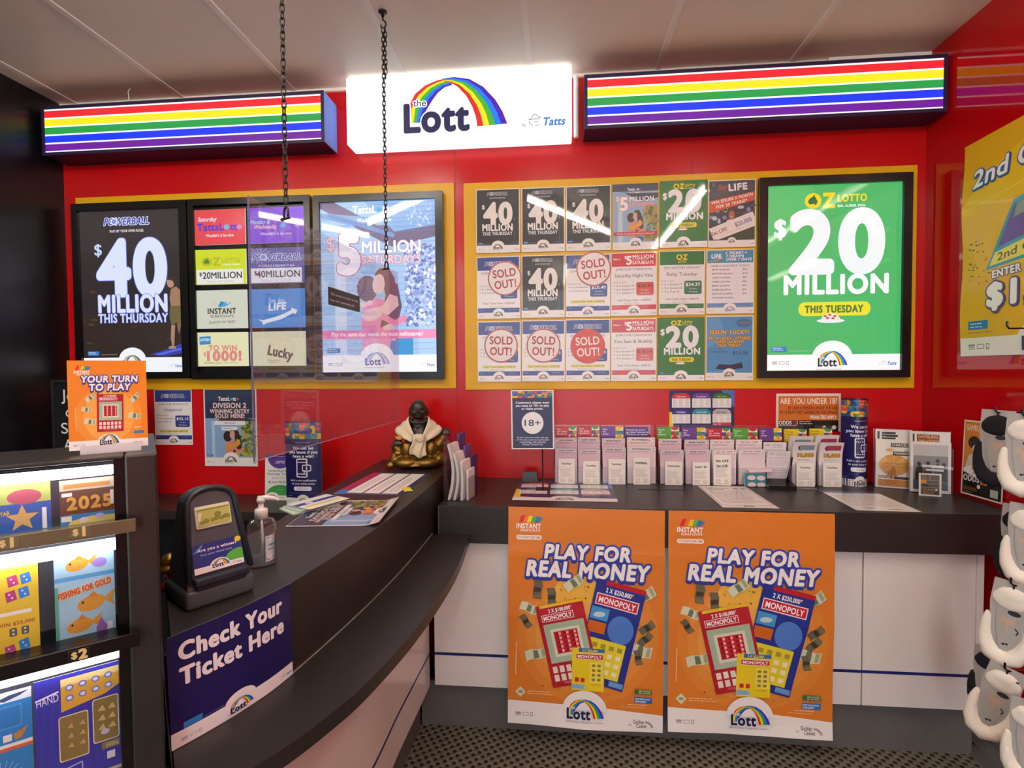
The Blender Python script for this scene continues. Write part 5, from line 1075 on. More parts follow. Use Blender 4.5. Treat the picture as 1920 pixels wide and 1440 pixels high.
st2 = art_win_sticker(); onfront(st2, hw * 1.42, .052, 0, .060, 'printed_sticker', M['semi'])
bz = MB(); bz.box(-hw * .52, hw * .52, -.004, .004, 0, .042, bev=.003); bz.obj('screen_bezel', M['bezel'], e, (0, fy(TH * .655), TH * .655), (-tilt, 0, 0))
gs_ = onfront(art_lcd(), hw * .92, .031, 0, TH * .655 + .006, 'green_screen', M['gloss']); gs_.location.y -= .0035; under(gs_, [q for q in e.children if q.name.startswith('screen_bezel')][0])
# hand sanitiser
c = P(2, CT, 492, 1060); e = empty('hand_sanitiser', c, R(40), label='clear pump bottle of hand sanitiser beside ticket checker', cat='pump bottle')
HB = .106; rx_, ry_ = .030, .020
MB().lathe([(0, 0), (.9, 0), (1, .004), (1, HB * .72), (.98, HB * .86), (.8, HB * .96), (.45, HB), (.45, HB + .004)], 28, sx=rx_, sy=ry_).obj('bottle', M['bottle'], e, smooth=True)
MB().lathe([(0, .003), (.88, .003), (.95, .006), (.95, HB * .22), (0, HB * .22)], 28, sx=rx_, sy=ry_).obj('gel', M['liquid'], e, smooth=True)
A = Art(40, 100, 'd8eaf0'); A.ell(10, 50, 16, 44, '2a8aa8'); A.ell(14, 50, 14, 40, 'f2f6f8'); A.t('hand', 24, 40, 9, '2a8aa8', b=.02, fit=26); A.t('sanitiser', 24, 56, 7, '2a8aa8', b=.02, fit=30)
la = A.mesh(.024, .056, 'label', M['pine'], .0004, e, (0, -ry_ - .0012, .014), fn=lambda x, y, z: (rx_ * 1.03 * math.sin(x / rx_ * 1.1), y + ry_ * 1.02 * (1 - math.cos(x / rx_ * 1.1)), z), grid=(8, 1), dz=1.5e-4)
pv = R(38); la.location = Matrix.Rotation(pv, 3, 'Z') @ Vector((0, -.0235, .014)); la.rotation_euler = (0, 0, pv); under(la, [q for q in e.children if q.name.startswith('bottle')][0])
MB().lathe([(0, HB), (.0135, HB), (.0135, HB + .018), (.011, HB + .021), (.006, HB + .021), (.0055, HB + .034), (0, HB + .034)], 20).obj('collar', M['wht'], e, smooth=True)
mb = MB(); mb.lathe([(0, HB + .034), (.0085, HB + .034), (.009, HB + .042), (.004, HB + .046), (0, HB + .046)], 16); mb.tube([(-.006, 0, HB + .043), (.012, 0, HB + .044), (.026, 0, HB + .042), (.036, 0, HB + .036)], [.006, .0055, .004, .003], 8); mb.obj('pump_head', M['wht'], e, rot=(0, 0, R(-18)), smooth=True)
MB().tube([(0, 0, HB), (.002, 0, HB * .5), (0, 0, .006)], .0028, 8).obj('dip_tube', M['wht'], e, smooth=True)
# little gold figure
c = P(2, CT, 321, 1112) + Vector((-.006, .006, 0)); e = empty('lucky_figurine', c, R(30), label='small gold and red figurine behind the ticket checker', cat='figurine')
mb = MB(); mb.ball((0, 0, .012), (.017, .014, .013)); mb.ball((.004, -.006, .03), (.012, .01, .012)); remesh(mb, 'red_body', M['redpaint'], .0025, e)
mb = MB(); mb.ball((0, 0, .046), (.021, .017, .011)); mb.ball((0, 0, .062), (.016, .014, .014)); mb.ball((.006, -.013, .03), (.006, .005, .012)); remesh(mb, 'gold_top', M['gold'], .0025, e)
# check your ticket poster: follows the curve of the fascia
path = resamp([p for p in outer if p.y < 1.2], 400); ds = [0]
for q, w_ in zip(path, path[1:]): ds.append(ds[-1] + (w_ - q).length)
ref = P(2, .95, 535, 1112); iR = min(range(400), key=lambda i: (path[i] - Vector((ref.x, ref.y))).length)
ref = P(2, .95, 306, 1216); iL = min(range(400), key=lambda i: (path[i] - Vector((ref.x, ref.y))).length)
PW, PH = ds[iL] - ds[iR] + .004, .188
def onfascia(x, y, z):
    s = ds[iR] + (PW / 2 - x) + z * .02
    i = max(0, min(398, next((k for k in range(399) if ds[k + 1] >= s), 398))); f = (s - ds[i]) / (ds[i + 1] - ds[i]); p = path[i].lerp(path[i + 1], f); t = (path[i + 1] - path[i]).normalized(); n = Vector((-t.y, t.x)); 
    if n.x < 0: n = -n
    d = -y + .0025 + .005 * max(0, 1 - (PH - z) / .04) ** 2 * max(0, 1 - (PW / 2 - abs(x)) / .05) ** 2
    return (p.x + n.x * d, p.y + n.y * d, z)
o = art_check().mesh(PW, PH, 'ticket_notice', M['semi'], .0004, None, (0, 0, ST + .001 - .0), fn=onfascia, grid=(30, 4), dz=2e-4, seg=.012); tag(o, 'navy check your ticket here notice wrapped round counter fascia', 'notice')
# papers on the curved counter
def flat(A, quad, z, name, lab, cat, m_='pine', fn=None, grid=(1, 1), dz=4e-5, group=None, W=None, H=None, seg=None):
    """quad: photo pixels of top-left, top-right, bottom-right, bottom-left on the surface at height z"""
    q = [P(2, z, *p) for p in quad]; bot, top = (q[2] + q[3]) / 2, (q[0] + q[1]) / 2; up = (top - bot); w = ((q[1] - q[0]).length + (q[2] - q[3]).length) / 2
    a = math.atan2(up.y, up.x) - math.pi / 2
    o = A.mesh(W or w, H or up.length, name, M[m_], .0005, None, (bot.x, bot.y, z), (R(-90), 0, a), fn=fn, grid=grid, dz=dz, seg=seg)
    return tag(o, lab, cat, group)
curl = lambda k: (lambda x, y, z: (x, y - k * max(0, (abs(x) - .09) / .06) ** 2 * (1 if z > .05 else .4), z))
flat(art_div2(), ((529, 984), (607, 942), (757, 935), (700, 989)), CT + .001, 'win_poster', 'division two winner poster lying on the curved counter', 'poster', 'semi', fn=lambda x, y, z: (x, y - .010 * max(0, 1 - z / .05) ** 2 - .004 * max(0, (z - .26) / .03), z), grid=(10, 20), dz=1.2e-4, seg=.012)
A = Art(300, 210, '2a2360'); A.rect(0, 0, 300, 30, 'b8285a'); A.ell(22, 14, 30, 24, '3f6fc0')
for j in range(3): A.rect(12, 34 + j * 56, 292, 84 + j * 56, 'f6efe8'); A.lines(40, 50 + j * 56, 200, 2, 12, 'c8b8b0', seed=j)
flat(A, ((638, 922), (690, 889), (803, 886), (752, 932)), CT + .001, 'planning_sheet', 'white planning sheet with purple edge near the statue', 'sheet')
flat(Art(40, 60, 'efe426'), ((752, 925), (773, 910), (775, 912), (757, 931)), CT + .0022, 'sticky_note', 'bright yellow sticky note at the planning sheet edge', 'sticky note', W=.03, H=.062)
k = 0
c0 = P(2, CT, 592, 955)
for z, qn, col in ((0, 0, 'cfe0d0'), (.005, 1, 'bcd6c6'), (.010, 2, 'e4e8e2')):
    w_ = MB(); w_.box(-.05, .05, -.075, .075, 0, .0045); o = w_.obj('slip_pad', mat('pad_paper_%d' % qn, col, .7), None, (c0.x - .028 + .006 * qn, c0.y + .012 * qn + .02, CT + z), (0, 0, R(-38 + 6 * qn)))
    tag(o, ('lowest pale green slip pad in the small counter stack', 'middle green slip pad in the small counter stack', 'top white slip pad in stack under the striped leaflet')[qn], 'pad of slips', 'stack of slip pads')
A = Art(100, 150, 'f0ede6'); A.rect(20, 0, 44, 150, '3a3f8c'); A.rect(62, 10, 74, 140, 'd8c84a'); A.ell(32, 100, 10, 14, 'e8e8f4'); o = A.mesh(.10, .15, 'striped_leaflet', M['pine'], .0005, None, (0, 0, 0), (R(-90), 0, R(-26))); o.location = (c0.x - .035, c0.y - .035, CT + .0152); tag(o, 'white leaflet with blue and yellow stripes on the pads', 'leaflet')
# ------------------------------------------------------------------ laughing statue at the end of the curved counter
e = empty('buddha_statue', (-.612, 2.205, CT), R(14), label='bronze and gold laughing buddha statue with a cream scarf', cat='statue')
mb = MB(); mb.ball((0, .01, .125), (.062, .05, .075)); mb.ball((0, .0, .07), (.07, .055, .05)); mb.ball((0, .012, .185), (.052, .036, .035))
mb.ball((-.05, .014, .158), (.022, .022, .034)); mb.ball((.052, .014, .158), (.022, .022, .034))
mb.ball((0, .0, .262), (.034, .034, .034)); mb.ball((0, -.006, .243), (.036, .032, .028)); mb.ball((0, -.012, .228), (.028, .022, .016)); mb.ball((0, -.026, .226), (.014, .012, .010))
for s in (-1, 1):
    mb.ball((s * .036, .004, .243), (.007, .009, .022)); mb.ball((s * .017, -.03, .244), (.012, .010, .010)); mb.ball((s * .012, -.031, .262), (.011, .006, .004))
mb.ball((0, -.039, .25), (.007, .008, .009)); mb.ball((0, -.034, .236), (.015, .006, .004))
remesh(mb, 'body', M['darkbronze'], .0032, e, it=2)
mb = MB()   # robe, knees and sleeves
mb.ball((-.052, -.03, .028), (.062, .05, .028)); mb.ball((.03, -.04, .026), (.058, .045, .026)); mb.ball((0, .01, .03), (.1, .06, .03)); mb.ball((.085, -.01, .035), (.035, .04, .03))
for i in range(5): mb.ball((.0 - i * .004, -.068 + i * .008, .018 + i * .009), (.05 - i * .004, .012, .005), T=Matrix.Rotation(R(-6 + i * 4), 4, 'Y'))
mb.ball((.085, .0, .095), (.03, .026, .05), T=Matrix.Rotation(R(35), 4, 'Y')); mb.ball((.105, -.002, .125), (.024, .022, .035), T=Matrix.Rotation(R(30), 4, 'Y'))
mb.ball((-.088, -.02, .08), (.026, .026, .045), T=Matrix.Rotation(R(-25), 4, 'Y')); mb.ball((-.108, -.03, .045), (.018, .018, .045), T=Matrix.Rotation(R(24), 4, 'Y')); mb.ball((-.122, -.035, .016), (.020, .018, .014))
for s in (-1, 1): mb.ball((s * .05, -.035, .085), (.03, .022, .035))
remesh(mb, 'robe', M['bronze'], .0036, e, it=2)
mb = MB(); mb.ball((-.088, -.045, .118), (.018, .016, .014)); mb.ball((.118, -.006, .155), (.024, .02, .016))
for i in range(4): mb.tube([(.104 + i * .009, -.02, .158), (.106 + i * .009, -.026, .148), (.108 + i * .008, -.022, .138)], .0048, 8)
for i in range(4): mb.tube([(-.10 + i * .008, -.058, .121), (-.10 + i * .008, -.062, .112), (-.098 + i * .008, -.056, .104)], .0046, 8)
remesh(mb, 'hands', M['darkbronze'], .0024, e, it=2)
mb = MB(); mb.ball((-.092, -.048, .138), (.011, .01, .008)); mb.ball((-.076, -.046, .142), (.010, .009, .010)); mb.ball((-.082, -.05, .132), (.018, .012, .006)); mb.ball((-.088, -.05, .072), (.016, .01, .009)); remesh(mb, 'gold_ingots', M['gold'], .002, e, it=2)
bead = None
for i in range(15):
    a = math.pi * (1.02 + .96 * i / 14); x, y, z = .040 * math.cos(a), -.014 + .032 * math.sin(a), .214 - .016 * math.sin(math.pi * i / 14)
    if bead is None: bead = MB().ball((0, 0, 0), .0072, 8).obj('bead', M['darkbronze'], e, (x, y, z), smooth=True)
    else:
        b2 = bead.copy(); COL.objects.link(b2); b2.parent = e; b2.location = (x, y, z)
# scarf: a draped sheet over both shoulders, knotted in front with a hanging tail
def sheet(fn, nu, nv, th_=.0035):
    mb = MB(); V = [[mb.bm.verts.new(fn(i / nu, j / nv)) for i in range(nu + 1)] for j in range(nv + 1)]
    for j in range(nv):
        for i in range(nu): mb._f((V[j][i], V[j][i + 1], V[j + 1][i + 1], V[j + 1][i]))
    bmesh.ops.recalc_face_normals(mb.bm, faces=mb.bm.faces); bmesh.ops.solidify(mb.bm, geom=list(mb.bm.faces), thickness=th_); return mb
cl = mb = MB()
def side(s):
    def f(u, v):   # v: from the neck back over the shoulder to the knot; u: across the cloth
        a = Vector((s * .030, .030, .222)).lerp(Vector((s * .012, -.066, .140)), v); b = Vector((s * .05, .048, .188)).lerp(Vector((s * .03, -.066, .12)), v)
        bul = math.sin(math.pi * v); a += Vector((s * .022 * bul, -.018 * bul, .030 * bul)); b += Vector((s * .062 * bul, -.014 * bul, .010 * bul))
        p = a.lerp(b, u); p += Vector((0, -.004 * math.sin(u * 9), .0025 * math.sin(u * 14 + v * 4))); return p
    return f
for s in (-1, 1): sheet(side(s), 12, 16).obj('scarf', M['cloth'], e, smooth=True)
def tail(u, v): return Vector(((u - .5) * (.052 + .016 * v) + .004 * math.sin(v * 6), -.070 - .008 * math.sin(u * 10 + v * 3) - .012 * math.sin(v * 2.2), .150 - .098 * v * (1 - .25 * abs(u - .6)) + .003 * math.sin(u * 7)))
sheet(tail, 14, 14).obj('scarf_tail', M['cloth'], e, smooth=True)
mb = MB(); mb.ball((.002, -.074, .142), (.026, .012, .014)); mb.ball((.01, -.08, .134), (.016, .012, .018), T=Matrix.Rotation(R(30), 4, 'Y')); remesh(mb, 'scarf_knot', M['cloth'], .003, e, it=3)

# ------------------------------------------------------------------ things on the back counter
# age notice on a wire stand
x0, x1 = P(1, 2.13, 959, 780).x, P(1, 2.13, 1039, 780).x; z1, z0 = P(1, 2.13, 1000, 731).z, P(1, 2.13, 1000, 842).z; xs = P(1, 2.14, 1018, 870).x
e = empty('age_notice', ((x0 + x1) / 2, 2.14, BT), label='navy eighteen plus notice on a thin stand', cat='notice stand')
art_18().mesh(x1 - x0, z1 - z0, 'notice_card', M['semi'], .002, e, (0, -.01, z0 - BT), (0, R(-.4), 0))
mb = MB(); mb.tube([(xs - (x0 + x1) / 2, -.005, .004), (xs - (x0 + x1) / 2 - .003, -.004, z1 - BT - .05)], .003, 8); mb.obj('stem', M['steel'], e)
c = P(2, BT, 1010, 893); e.location.y = 2.14
MB().box(xs - (x0 + x1) / 2 - .03, xs - (x0 + x1) / 2 + .03, -.025, .03, 0, .005, bev=.001).obj('foot', M['frame'], e)
c = P(2, BT, 1008, 896); mb = MB(); mb.loft([[(-.036, -.02, 0), (.036, -.02, 0), (.036, .02, 0), (-.036, .02, 0)], [(-.030, -.016, .045), (.030, -.016, .045), (.030, .016, .045), (-.030, .016, .045)]]); tag(mb.obj('pen_holder', M['frame'], None, (c.x - .03, 2.3, BT)), 'black block pen base against red wall behind age notice', 'pen holder')
# pen stand in front of the slips
c0_ = P(2, BT, 1443, 918); c1_ = P(2, BT, 1497, 920); e = empty('pen_stand', ((c0_.x + c1_.x) / 2, 2.235, BT), R(-4), label='black pen stand with upright pen before the slips', cat='pen stand')
w_ = (c1_.x - c0_.x) / 2
mb = MB(); mb.loft([[(-w_, -.04, 0), (w_, -.04, 0), (w_, .03, 0), (-w_, .03, 0)], [(-w_ * .98, -.04, .016), (w_ * .98, -.04, .016), (w_ * .85, .03, .032), (-w_ * .72, .03, .032)]]); mb.obj('base', M['frame'], e)
MB().tube([(w_ * .55, .0, .022), (w_ * .75, .006, .06), (w_ * 1.0, .012, .128)], [.006, .0055, .003], 8).obj('pen', M['frame'], e, smooth=True)
mb = MB(); c2 = Vector((w_ + .01, -.03, .002)); mb.tube([c2, c2 + Vector((.03, -.015, 0)), c2 + Vector((.07, -.01, .001)), c2 + Vector((.075, .01, .001)), c2 + Vector((.03, .02, 0))], .0013, 6); mb.obj('cord', M['alu'], e)
# slip holders
UN = [(1040, 1083.5, 'Lucky Lotteries', 'HTS', 'lucky', 1), (1084, 1128, 'Lucky Lotteries', 'HTS', 'Lucky', 0), (1129, 1175, 'Saturday TattsLotto', 'HTP', 'lucky', 0), (1176, 1233, 'POWERBALL', 'KEEP', 'POWERBALL', 2), (1238, 1284, 'Saturday TattsLotto', 'FORM', 'TattsLotto', 0), (1286, 1335, 'Saturday TattsLotto', 'HTP', "Super '66'", 0), (1336, 1384, 'Set for LIFE', 'HTS', 'Set LIFE', 3), (1385, 1437, 'Set for LIFE', 'FORM', None, 4), (1438, 1484, 'Keno', 'HTP', None, 5), (1486, 1533, '10,000', 'PRIZE', 'lucky', 6), (1536, 1583, '10,000', 'PRIZE', 'lucky', 6)]
HOW = dict(HTS=('c02c34', ('How', 'to play', 'Systems'), 1), HTP=('6a3f96', ('How', 'to', 'play'), 2), KEEP=('54348c', ('Keeping your', 'prizes secure.', "That's a win!"), 0), FORM=('5aa83c', ('Form', 'of', 'entry'), 3), PRIZE=('efd52a', ('Prize', 'Chart'), 1))
ordn = ('leftmost', 'second', 'third', 'fourth', 'fifth', 'sixth', 'seventh', 'eighth', 'ninth', 'second last', 'last')
YS = 2.262
for i, (pl, pr_, head, how, br, kind) in enumerate(UN):
    x0, x1 = P(1, YS, pl, 900).x, P(1, YS, pr_, 900).x; w = x1 - x0; xc = (x0 + x1) / 2
    hc, tx, sd = HOW[how]
    e = empty('slip_holder', (xc, YS, BT), label='clear stepped slip holder with a %s card, %s from the left' % ({'c02c34': 'red', '6a3f96': 'purple', '54348c': 'plain purple', '5aa83c': 'green', 'efd52a': 'yellow'}[hc], ordn[i]), cat='slip holder', group='slip holders along the back counter')
    mb = MB(); mb.box(-w / 2, w / 2, .006, .008, .002, .075); mb.box(-w / 2, w / 2, .0, .10, 0, .002); mb.box(-w / 2, w / 2, .038, .0395, .002, .135); mb.box(-w / 2, w / 2, .070, .0715, .002, .19)
    mb.prism([(0, 0), (.10, 0), (.10, .25), (.085, .25), (.07, .19), (.0, .08)], -w / 2, -w / 2 + .0012, Matrix(((0, 0, 1, 0), (1, 0, 0, 0), (0, 1, 0, 0), (0, 0, 0, 1)))); mb.box(-w / 2, w / 2, .098, .10, .002, .25)
    mb.obj('clear_tray', M['clear'], e)
    ch = .056; A = art_how(hc, tx, sd)
    zc1 = P(1, YS + .09, (pl + pr_) / 2, (800, 799, 800, 801, 801, 802, 803, 803, 803, 805, 804)[i]).z - BT
    A.mesh(w * (.95 if kind != 2 else .82), ch, 'title_card', M['semi'], .0008, e, (0 if kind != 2 else -.012, .094, zc1 - ch), (R(-3), 0, 0))
    wob = random.Random(i + 3)
    lb1 = ordn[i]
    pc_ = (pl + pr_) / 2; rpx = (820, 819, 821.5, 820, 822.5, 824, 824, 824, 829, 817, 815)[i]; fpx = (840.5, 842, 839, 837.5, 843, 843, 843, 842, 846, 828, 829)[i]
    for tier, (yy, zt_, n_) in enumerate(((.060, P(1, YS + .05, pc_, rpx).z - BT, 'rear'), (.026, P(1, YS + .016, pc_, fpx).z - BT, 'front'))):
        if kind in (6,):
            A = Art(90, 190, 'e9e1e2'); A.ell(30, 26, 10, 12, '3a3a44'); A.rect(26, 14, 82, 36, '8a9aa4' if i == 9 else 'a8405a'); A.t('10,000', 50, 66, 15, 'e0a82a', b=.06, fit=62, ol=('6a4a1c', 1.6)); A.lines(20, 76, 56, 2, 5, '8a7a7c'); A.rect(0, 100, 90, 190, 'dcc4cc'); zz = zt_
        elif kind == 5: A = Art(90, 190, 'efe7ea'); A.t('Keno', 16, 16, 7, '5a5a68', b=.02, fit=18); A.lines(36, 10, 46, 3, 6, 'b0a4ac'); [A.lines(6, 34 + k * 14, 78, 2, 5, 'b89aa8', seed=k) for k in range(10)]; zz = zt_
        elif kind in (3, 4): A = art_slip(head, 'b0603c', 'ead9de'); zz = zt_
        else: A = art_slip(head, tint='dcbcc8' if kind != 2 else 'ecd4d8', pale='e4d8e0' if kind != 2 else 'f2ebe8'); zz = zt_ + wob.uniform(-.001, .001)
        ww = w * (.94 if kind != 2 else .93); n = 5
        s_ = empty('entry_slips', (xc + wob.uniform(-.002, .002), YS + yy - .01, BT + .003), wob.uniform(-.02, .02), label='pad of %s slips in the %s tier of the %s holder' % ({6: 'white prize', 5: 'white keno', 3: 'pale', 4: 'pale'}.get(kind, 'pink'), n_, lb1 if lb1 != 'leftmost' else 'leftmost'), cat='pad of slips', group='entry slip pads')
        zz -= .003; bend = .010 if kind == 6 else .004
        fb = lambda x, y, z, zz=zz, bend=bend: (x, y - bend * 1.6 * max(0, (z / zz - .6) / .4) ** 2 + .006, z)
        A.mesh(ww, zz, 'top_slip', M['pine'], .0004, s_, (0, -.009, 0), (0, 0, 0), fn=fb, grid=(1, 12), dz=5e-5, seg=.009)
        pd = MB(); rings = []
        for k in range(9):
            z = zz * k / 8 - (.0005 if k == 8 else 0); dy = -bend * 1.6 * max(0, (k / 8 - .6) / .4) ** 2 + z * math.tan(R(-2)) * -1 * 0
            rings.append([(-ww / 2, dy - .002, z), (ww / 2, dy - .002, z), (ww / 2, dy + .010, z), (-ww / 2, dy + .010, z)])
        pd.loft(rings); pd.obj('pad', M['paper'], s_)
    if br:
        bw, bh = .072, P(1, YS, pc_, (860, 864.5, 861, 858.5, 865, 867, 853, 1, 1, 868, 868)[i]).z - BT
        A = art_broch(br)
        if kind == 3: A.t('Set LIFE', 35, 44, 8, '1c1c20', b=.05, fit=44)
        dx = (.002, .006, .010, -.004, .004, .008, -.014, 0, 0, 0, 0)[i]
        o = A.mesh(bw, bh, 'game_leaflet', M['pine'], .006, None, (xc + dx, YS - .001, BT + .001), (R(-2.5), 0, wob.uniform(-.04, .04))); tag(o, 'white game leaflets standing in front of the %s slip holder' % lb1, 'leaflets', 'white game leaflets')
    if kind == 4 or kind == 3:
        A = Art(80, 90, '3c8796'); [A.ell(x, y, 16, 16, 'e8d4d4') for x, y in ((26, 30), (62, 32), (26, 76), (62, 78))]
        if kind == 4: o = A.mesh(.088, .056, 'teal_leaflet', M['semi'], .008, None, (xc + .004, YS - .014, BT + .001), (R(-6), 0, .05)); tag(o, 'teal leaflet with white circles before the eighth holder', 'leaflets')
A = Art(100, 60, 'ecd8dc'); A.rect(0, 0, 100, 14, 'c84a5a'); A.lines(8, 22, 80, 5, 7, 'c8a8b0'); o = A.mesh(.10, .07, 'loose_slips', M['pine'], .006, None, (.86, YS - .004, BT + .058), (R(-52), 0, .12)); tag(o, 'loose pink slips leaning above the teal leaflet', 'slips')
# side-on slip holder at the end of the back counter
e = empty('slip_holder', (-.372, 2.05, BT), R(82), label='clear stepped slip holder seen side-on beside the curved counter', cat='slip holder')
mb = MB(); mb.box(-.12, .12, -.045, -.043, 0, .09); mb.box(-.12, .12, -.045, .055, 0, .002); mb.box(-.12, .12, .053, .055, .002, .26); mb.prism([(-.045, 0), (.055, 0), (.055, .27), (.045, .27), (-.045, .1)], -.121, -.1195, Matrix(((0, 0, 1, 0), (1, 0, 0, 0), (0, 1, 0, 0), (0, 0, 0, 1)))); mb.obj('clear_tray', M['clear'], e)
Rz = Matrix.Rotation(R(82), 3, 'Z')
for k, (dx, yy, hh, th_, bend, col) in enumerate(((-.06, .038, .215, .01, .018, 'white'), (-.06, .016, .18, .01, .016, 'thick white'), (-.06, -.014, .15, .01, .003, 'narrow white'), (-.06, -.036, .115, .008, .0, 'short front'), (.06, .042, .24, .008, .0, 'purple'), (.06, .016, .19, .008, .0, 'violet'), (.06, -.012, .15, .008, 0, 'dark purple'))):
    mb = MB(); W_ = .098 if k < 3 else .08
    mb.loft([[(-W_ / 2, -th_ / 2 - bend * math.sin(math.pi * j / 10), hh * j / 10), (W_ / 2, -th_ / 2 - bend * math.sin(math.pi * j / 10), hh * j / 10), (W_ / 2, th_ / 2 - bend * math.sin(math.pi * j / 10), hh * j / 10), (-W_ / 2, th_ / 2 - bend * math.sin(math.pi * j / 10), hh * j / 10)] for j in range(11)])
    p = e.location + Rz @ Vector((dx, yy, .0022)); o = mb.obj('entry_slips', M['paper'] if k < 4 else mat('purple_print', ('5a4a8c', '6a5a9c', '4a3570')[k - 4], .5), None, p, (0, 0, R(82))); tag(o, '%s pad of slips in the side-on holder by the statue' % col, 'pad of slips', 'slip pads in the side-on holder')
# standees
def standee(xc, y, w, z1, depth, lab, z0, rz=0):
    A = art_win(); H = z1 - z0
    f = lambda x, yy, z: (w / 2 * math.sin(x / (w * .56) * 1.0) / math.sin(.893) if depth > .03 else x, yy - depth * math.cos(x / w * math.pi * .96), z)
    o = A.mesh(w, H, 'curved_standee', M['semi'], .0012, None, (xc, y, z0), (0, 0, rz), fn=f, grid=(24, 6), dz=1.6e-4, seg=.008, smooth=False); return tag(o, lab, 'standee', 'navy win notification standees')
xa, xb = P(1, 2.28, 1586, 840).x, P(1, 2.28, 1637, 840).x; standee((xa + xb) / 2, 2.325, xb - xa, P(1, 2.28, 1611, 747).z, .055, 'navy curved win notice standee at the right of the slips', BT)
xa, xb = P(1, 2.2, 533, 860).x, P(1, 2.2, 600, 860).x; standee((xa + xb) / 2, 2.215, xb - xa, P(1, 2.2, 566, 790).z, .012, 'navy win notice standee on the bench behind the counter', .793)
xa, xb = P(1, 2.26, 495, 890).x, P(1, 2.26, 545, 890).x; o = art_george().mesh(xb - xa + .01, P(1, 2.26, 500, 853).z - .7935, 'jackpot_card', M['semi'], .004, None, ((xa + xb) / 2 + .003, 2.27, .7935), (R(-3), 0, 0)); tag(o, 'green and white jackpot card behind the navy standee', 'show card')
# leaflet holders
def leaf(k, px0, px1, pt, pb, y, rz, lab, depth=.03):
    x0, x1 = P(1, y, px0, (pt + pb) / 2).x, P(1, y, px1, (pt + pb) / 2).x; zt_ = P(1, y, (px0 + px1) / 2, pt).z; w = (x1 - x0) / math.cos(rz) * .96; h = zt_ - BT - .004
    A = art_leaf(k)
    e = None
    if depth > .02:
        e = empty('leaflet_holder', ((x0 + x1) / 2, y, BT), rz, label='clear upright holder of ' + lab, cat='leaflet holder', group='clear leaflet holders'); mb = MB(); mb.box(-w / 2 - .003, w / 2 + .003, -.004, -.002, 0, h * .55); mb.box(-w / 2 - .003, w / 2 + .003, -.004, depth, 0, .002); mb.box(-w / 2 - .003, w / 2 + .003, depth - .002, depth, 0, h * 1.22); mb.box(-w / 2 - .003, -w / 2 - .001, -.004, depth, 0, h * .9); mb.box(w / 2 + .001, w / 2 + .003, -.004, depth, 0, h * .9); mb.obj('clear_case', M['clear'], e)
        B = Art(68, 110, 'e9e5e0')
        if k == 0: B.rect(4, 4, 8, 22, '2a2a2a'); [B.rect(12, 5 + 5 * j, 12 + (26, 30, 26, 20)[j], 9 + 5 * j, '2a2624') for j in range(4)]
        else: B.rect(5, 4, 8, 22, '2a2a2a'); B.rect(12, 5, 50, 22, '6a4434'); B.t('GAMBLING', 31, 12, 6, 'f0a468', b=.03, fit=34); B.t('OPERATIONS', 31, 21, 6, 'f0a468', b=.03, fit=36)
        p = e.location + Matrix.Rotation(rz, 3, 'Z') @ Vector((0, .022, .003)); o = B.mesh(w * .97, h * 1.2, 'gambling_leaflets', M['semi'], .010, None, p, (R(-1), 0, rz)); tag(o, 'taller leaflets at the back of holder with ' + lab, 'leaflets', 'rear leaflets in the clear holders')
    p = Vector(((x0 + x1) / 2, y, BT)) + Matrix.Rotation(rz, 3, 'Z') @ Vector((0, .010 if e else 0, .003 if e else 0)); o = A.mesh(w * .97, h, 'gambling_leaflets' if e else 'gambling_card', M['semi'], .010 if e else .004, None, p, (R(-1.5), 0, rz)); tag(o, {0: 'front leaflets with an orange wheel and chances of winning', 1: 'front leaflets with a grey photo of people at machines', 2: 'small orange and brown card leaning on the right holder'}[k], 'leaflets')
leaf(0, 1646, 1707, 824, 914, 2.24, R(-20), 'orange gambling odds leaflets')
leaf(1, 1712, 1778, 829, 926, 2.165, R(-20), 'grey gambling operations leaflets')
leaf(2, 1725, 1762, 886, 931, 2.125, R(-18), '', .01)
# sheets lying on the back counter
flat(art_sched(), ((975, 902), (1145, 906), (1160, 944), (961, 935)), BT + .001, 'schedule_sheet', 'navy and yellow game schedule sheet lying on back counter', 'sheet', 'semi')
A = Art(210, 297, 'efe9e4'); A.rect(6, 6, 204, 270, 'c86a6a'); A.rect(9, 9, 201, 267, 'f3eee8'); A.t('Rules for playing', 24, 40, 12, '4a4448', 'l', b=.03, fit=96); A.t('and claiming', 24, 58, 12, '4a4448', 'l', b=.03, fit=70); A.ell(150, 40, 12, 10, 'a8a0a0'); A.ell(180, 42, 12, 10, 'a8a0a0')
A.lines(24, 80, 160, 14, 12, 'b4aeac'); lott(A, 86, 288, 40, RBM)
flat(A, ((1306, 910), (1400, 913), (1461, 954), (1356, 951)), BT + .001, 'rules_sheet', 'white sheet with a thin red border on back counter', 'sheet', 'semi')
A = Art(210, 297, 'f2f0ee'); A.rect(0, 0, 210, 34, '5a4a86'); A.rect(30, 14, 150, 40, '4f74b4'); A.lines(20, 60, 170, 14, 13, 'c4bfbc'); A.ell(60, 262, 24, 6, 'a8b0a4'); A.ell(140, 272, 28, 6, 'b0a8a0')
flat(A, ((1536, 921), (1640, 921), (1725, 960), (1610, 957)), BT + .001, 'information_sheet', 'white sheet with a blue and purple top on back counter', 'sheet', 'semi')

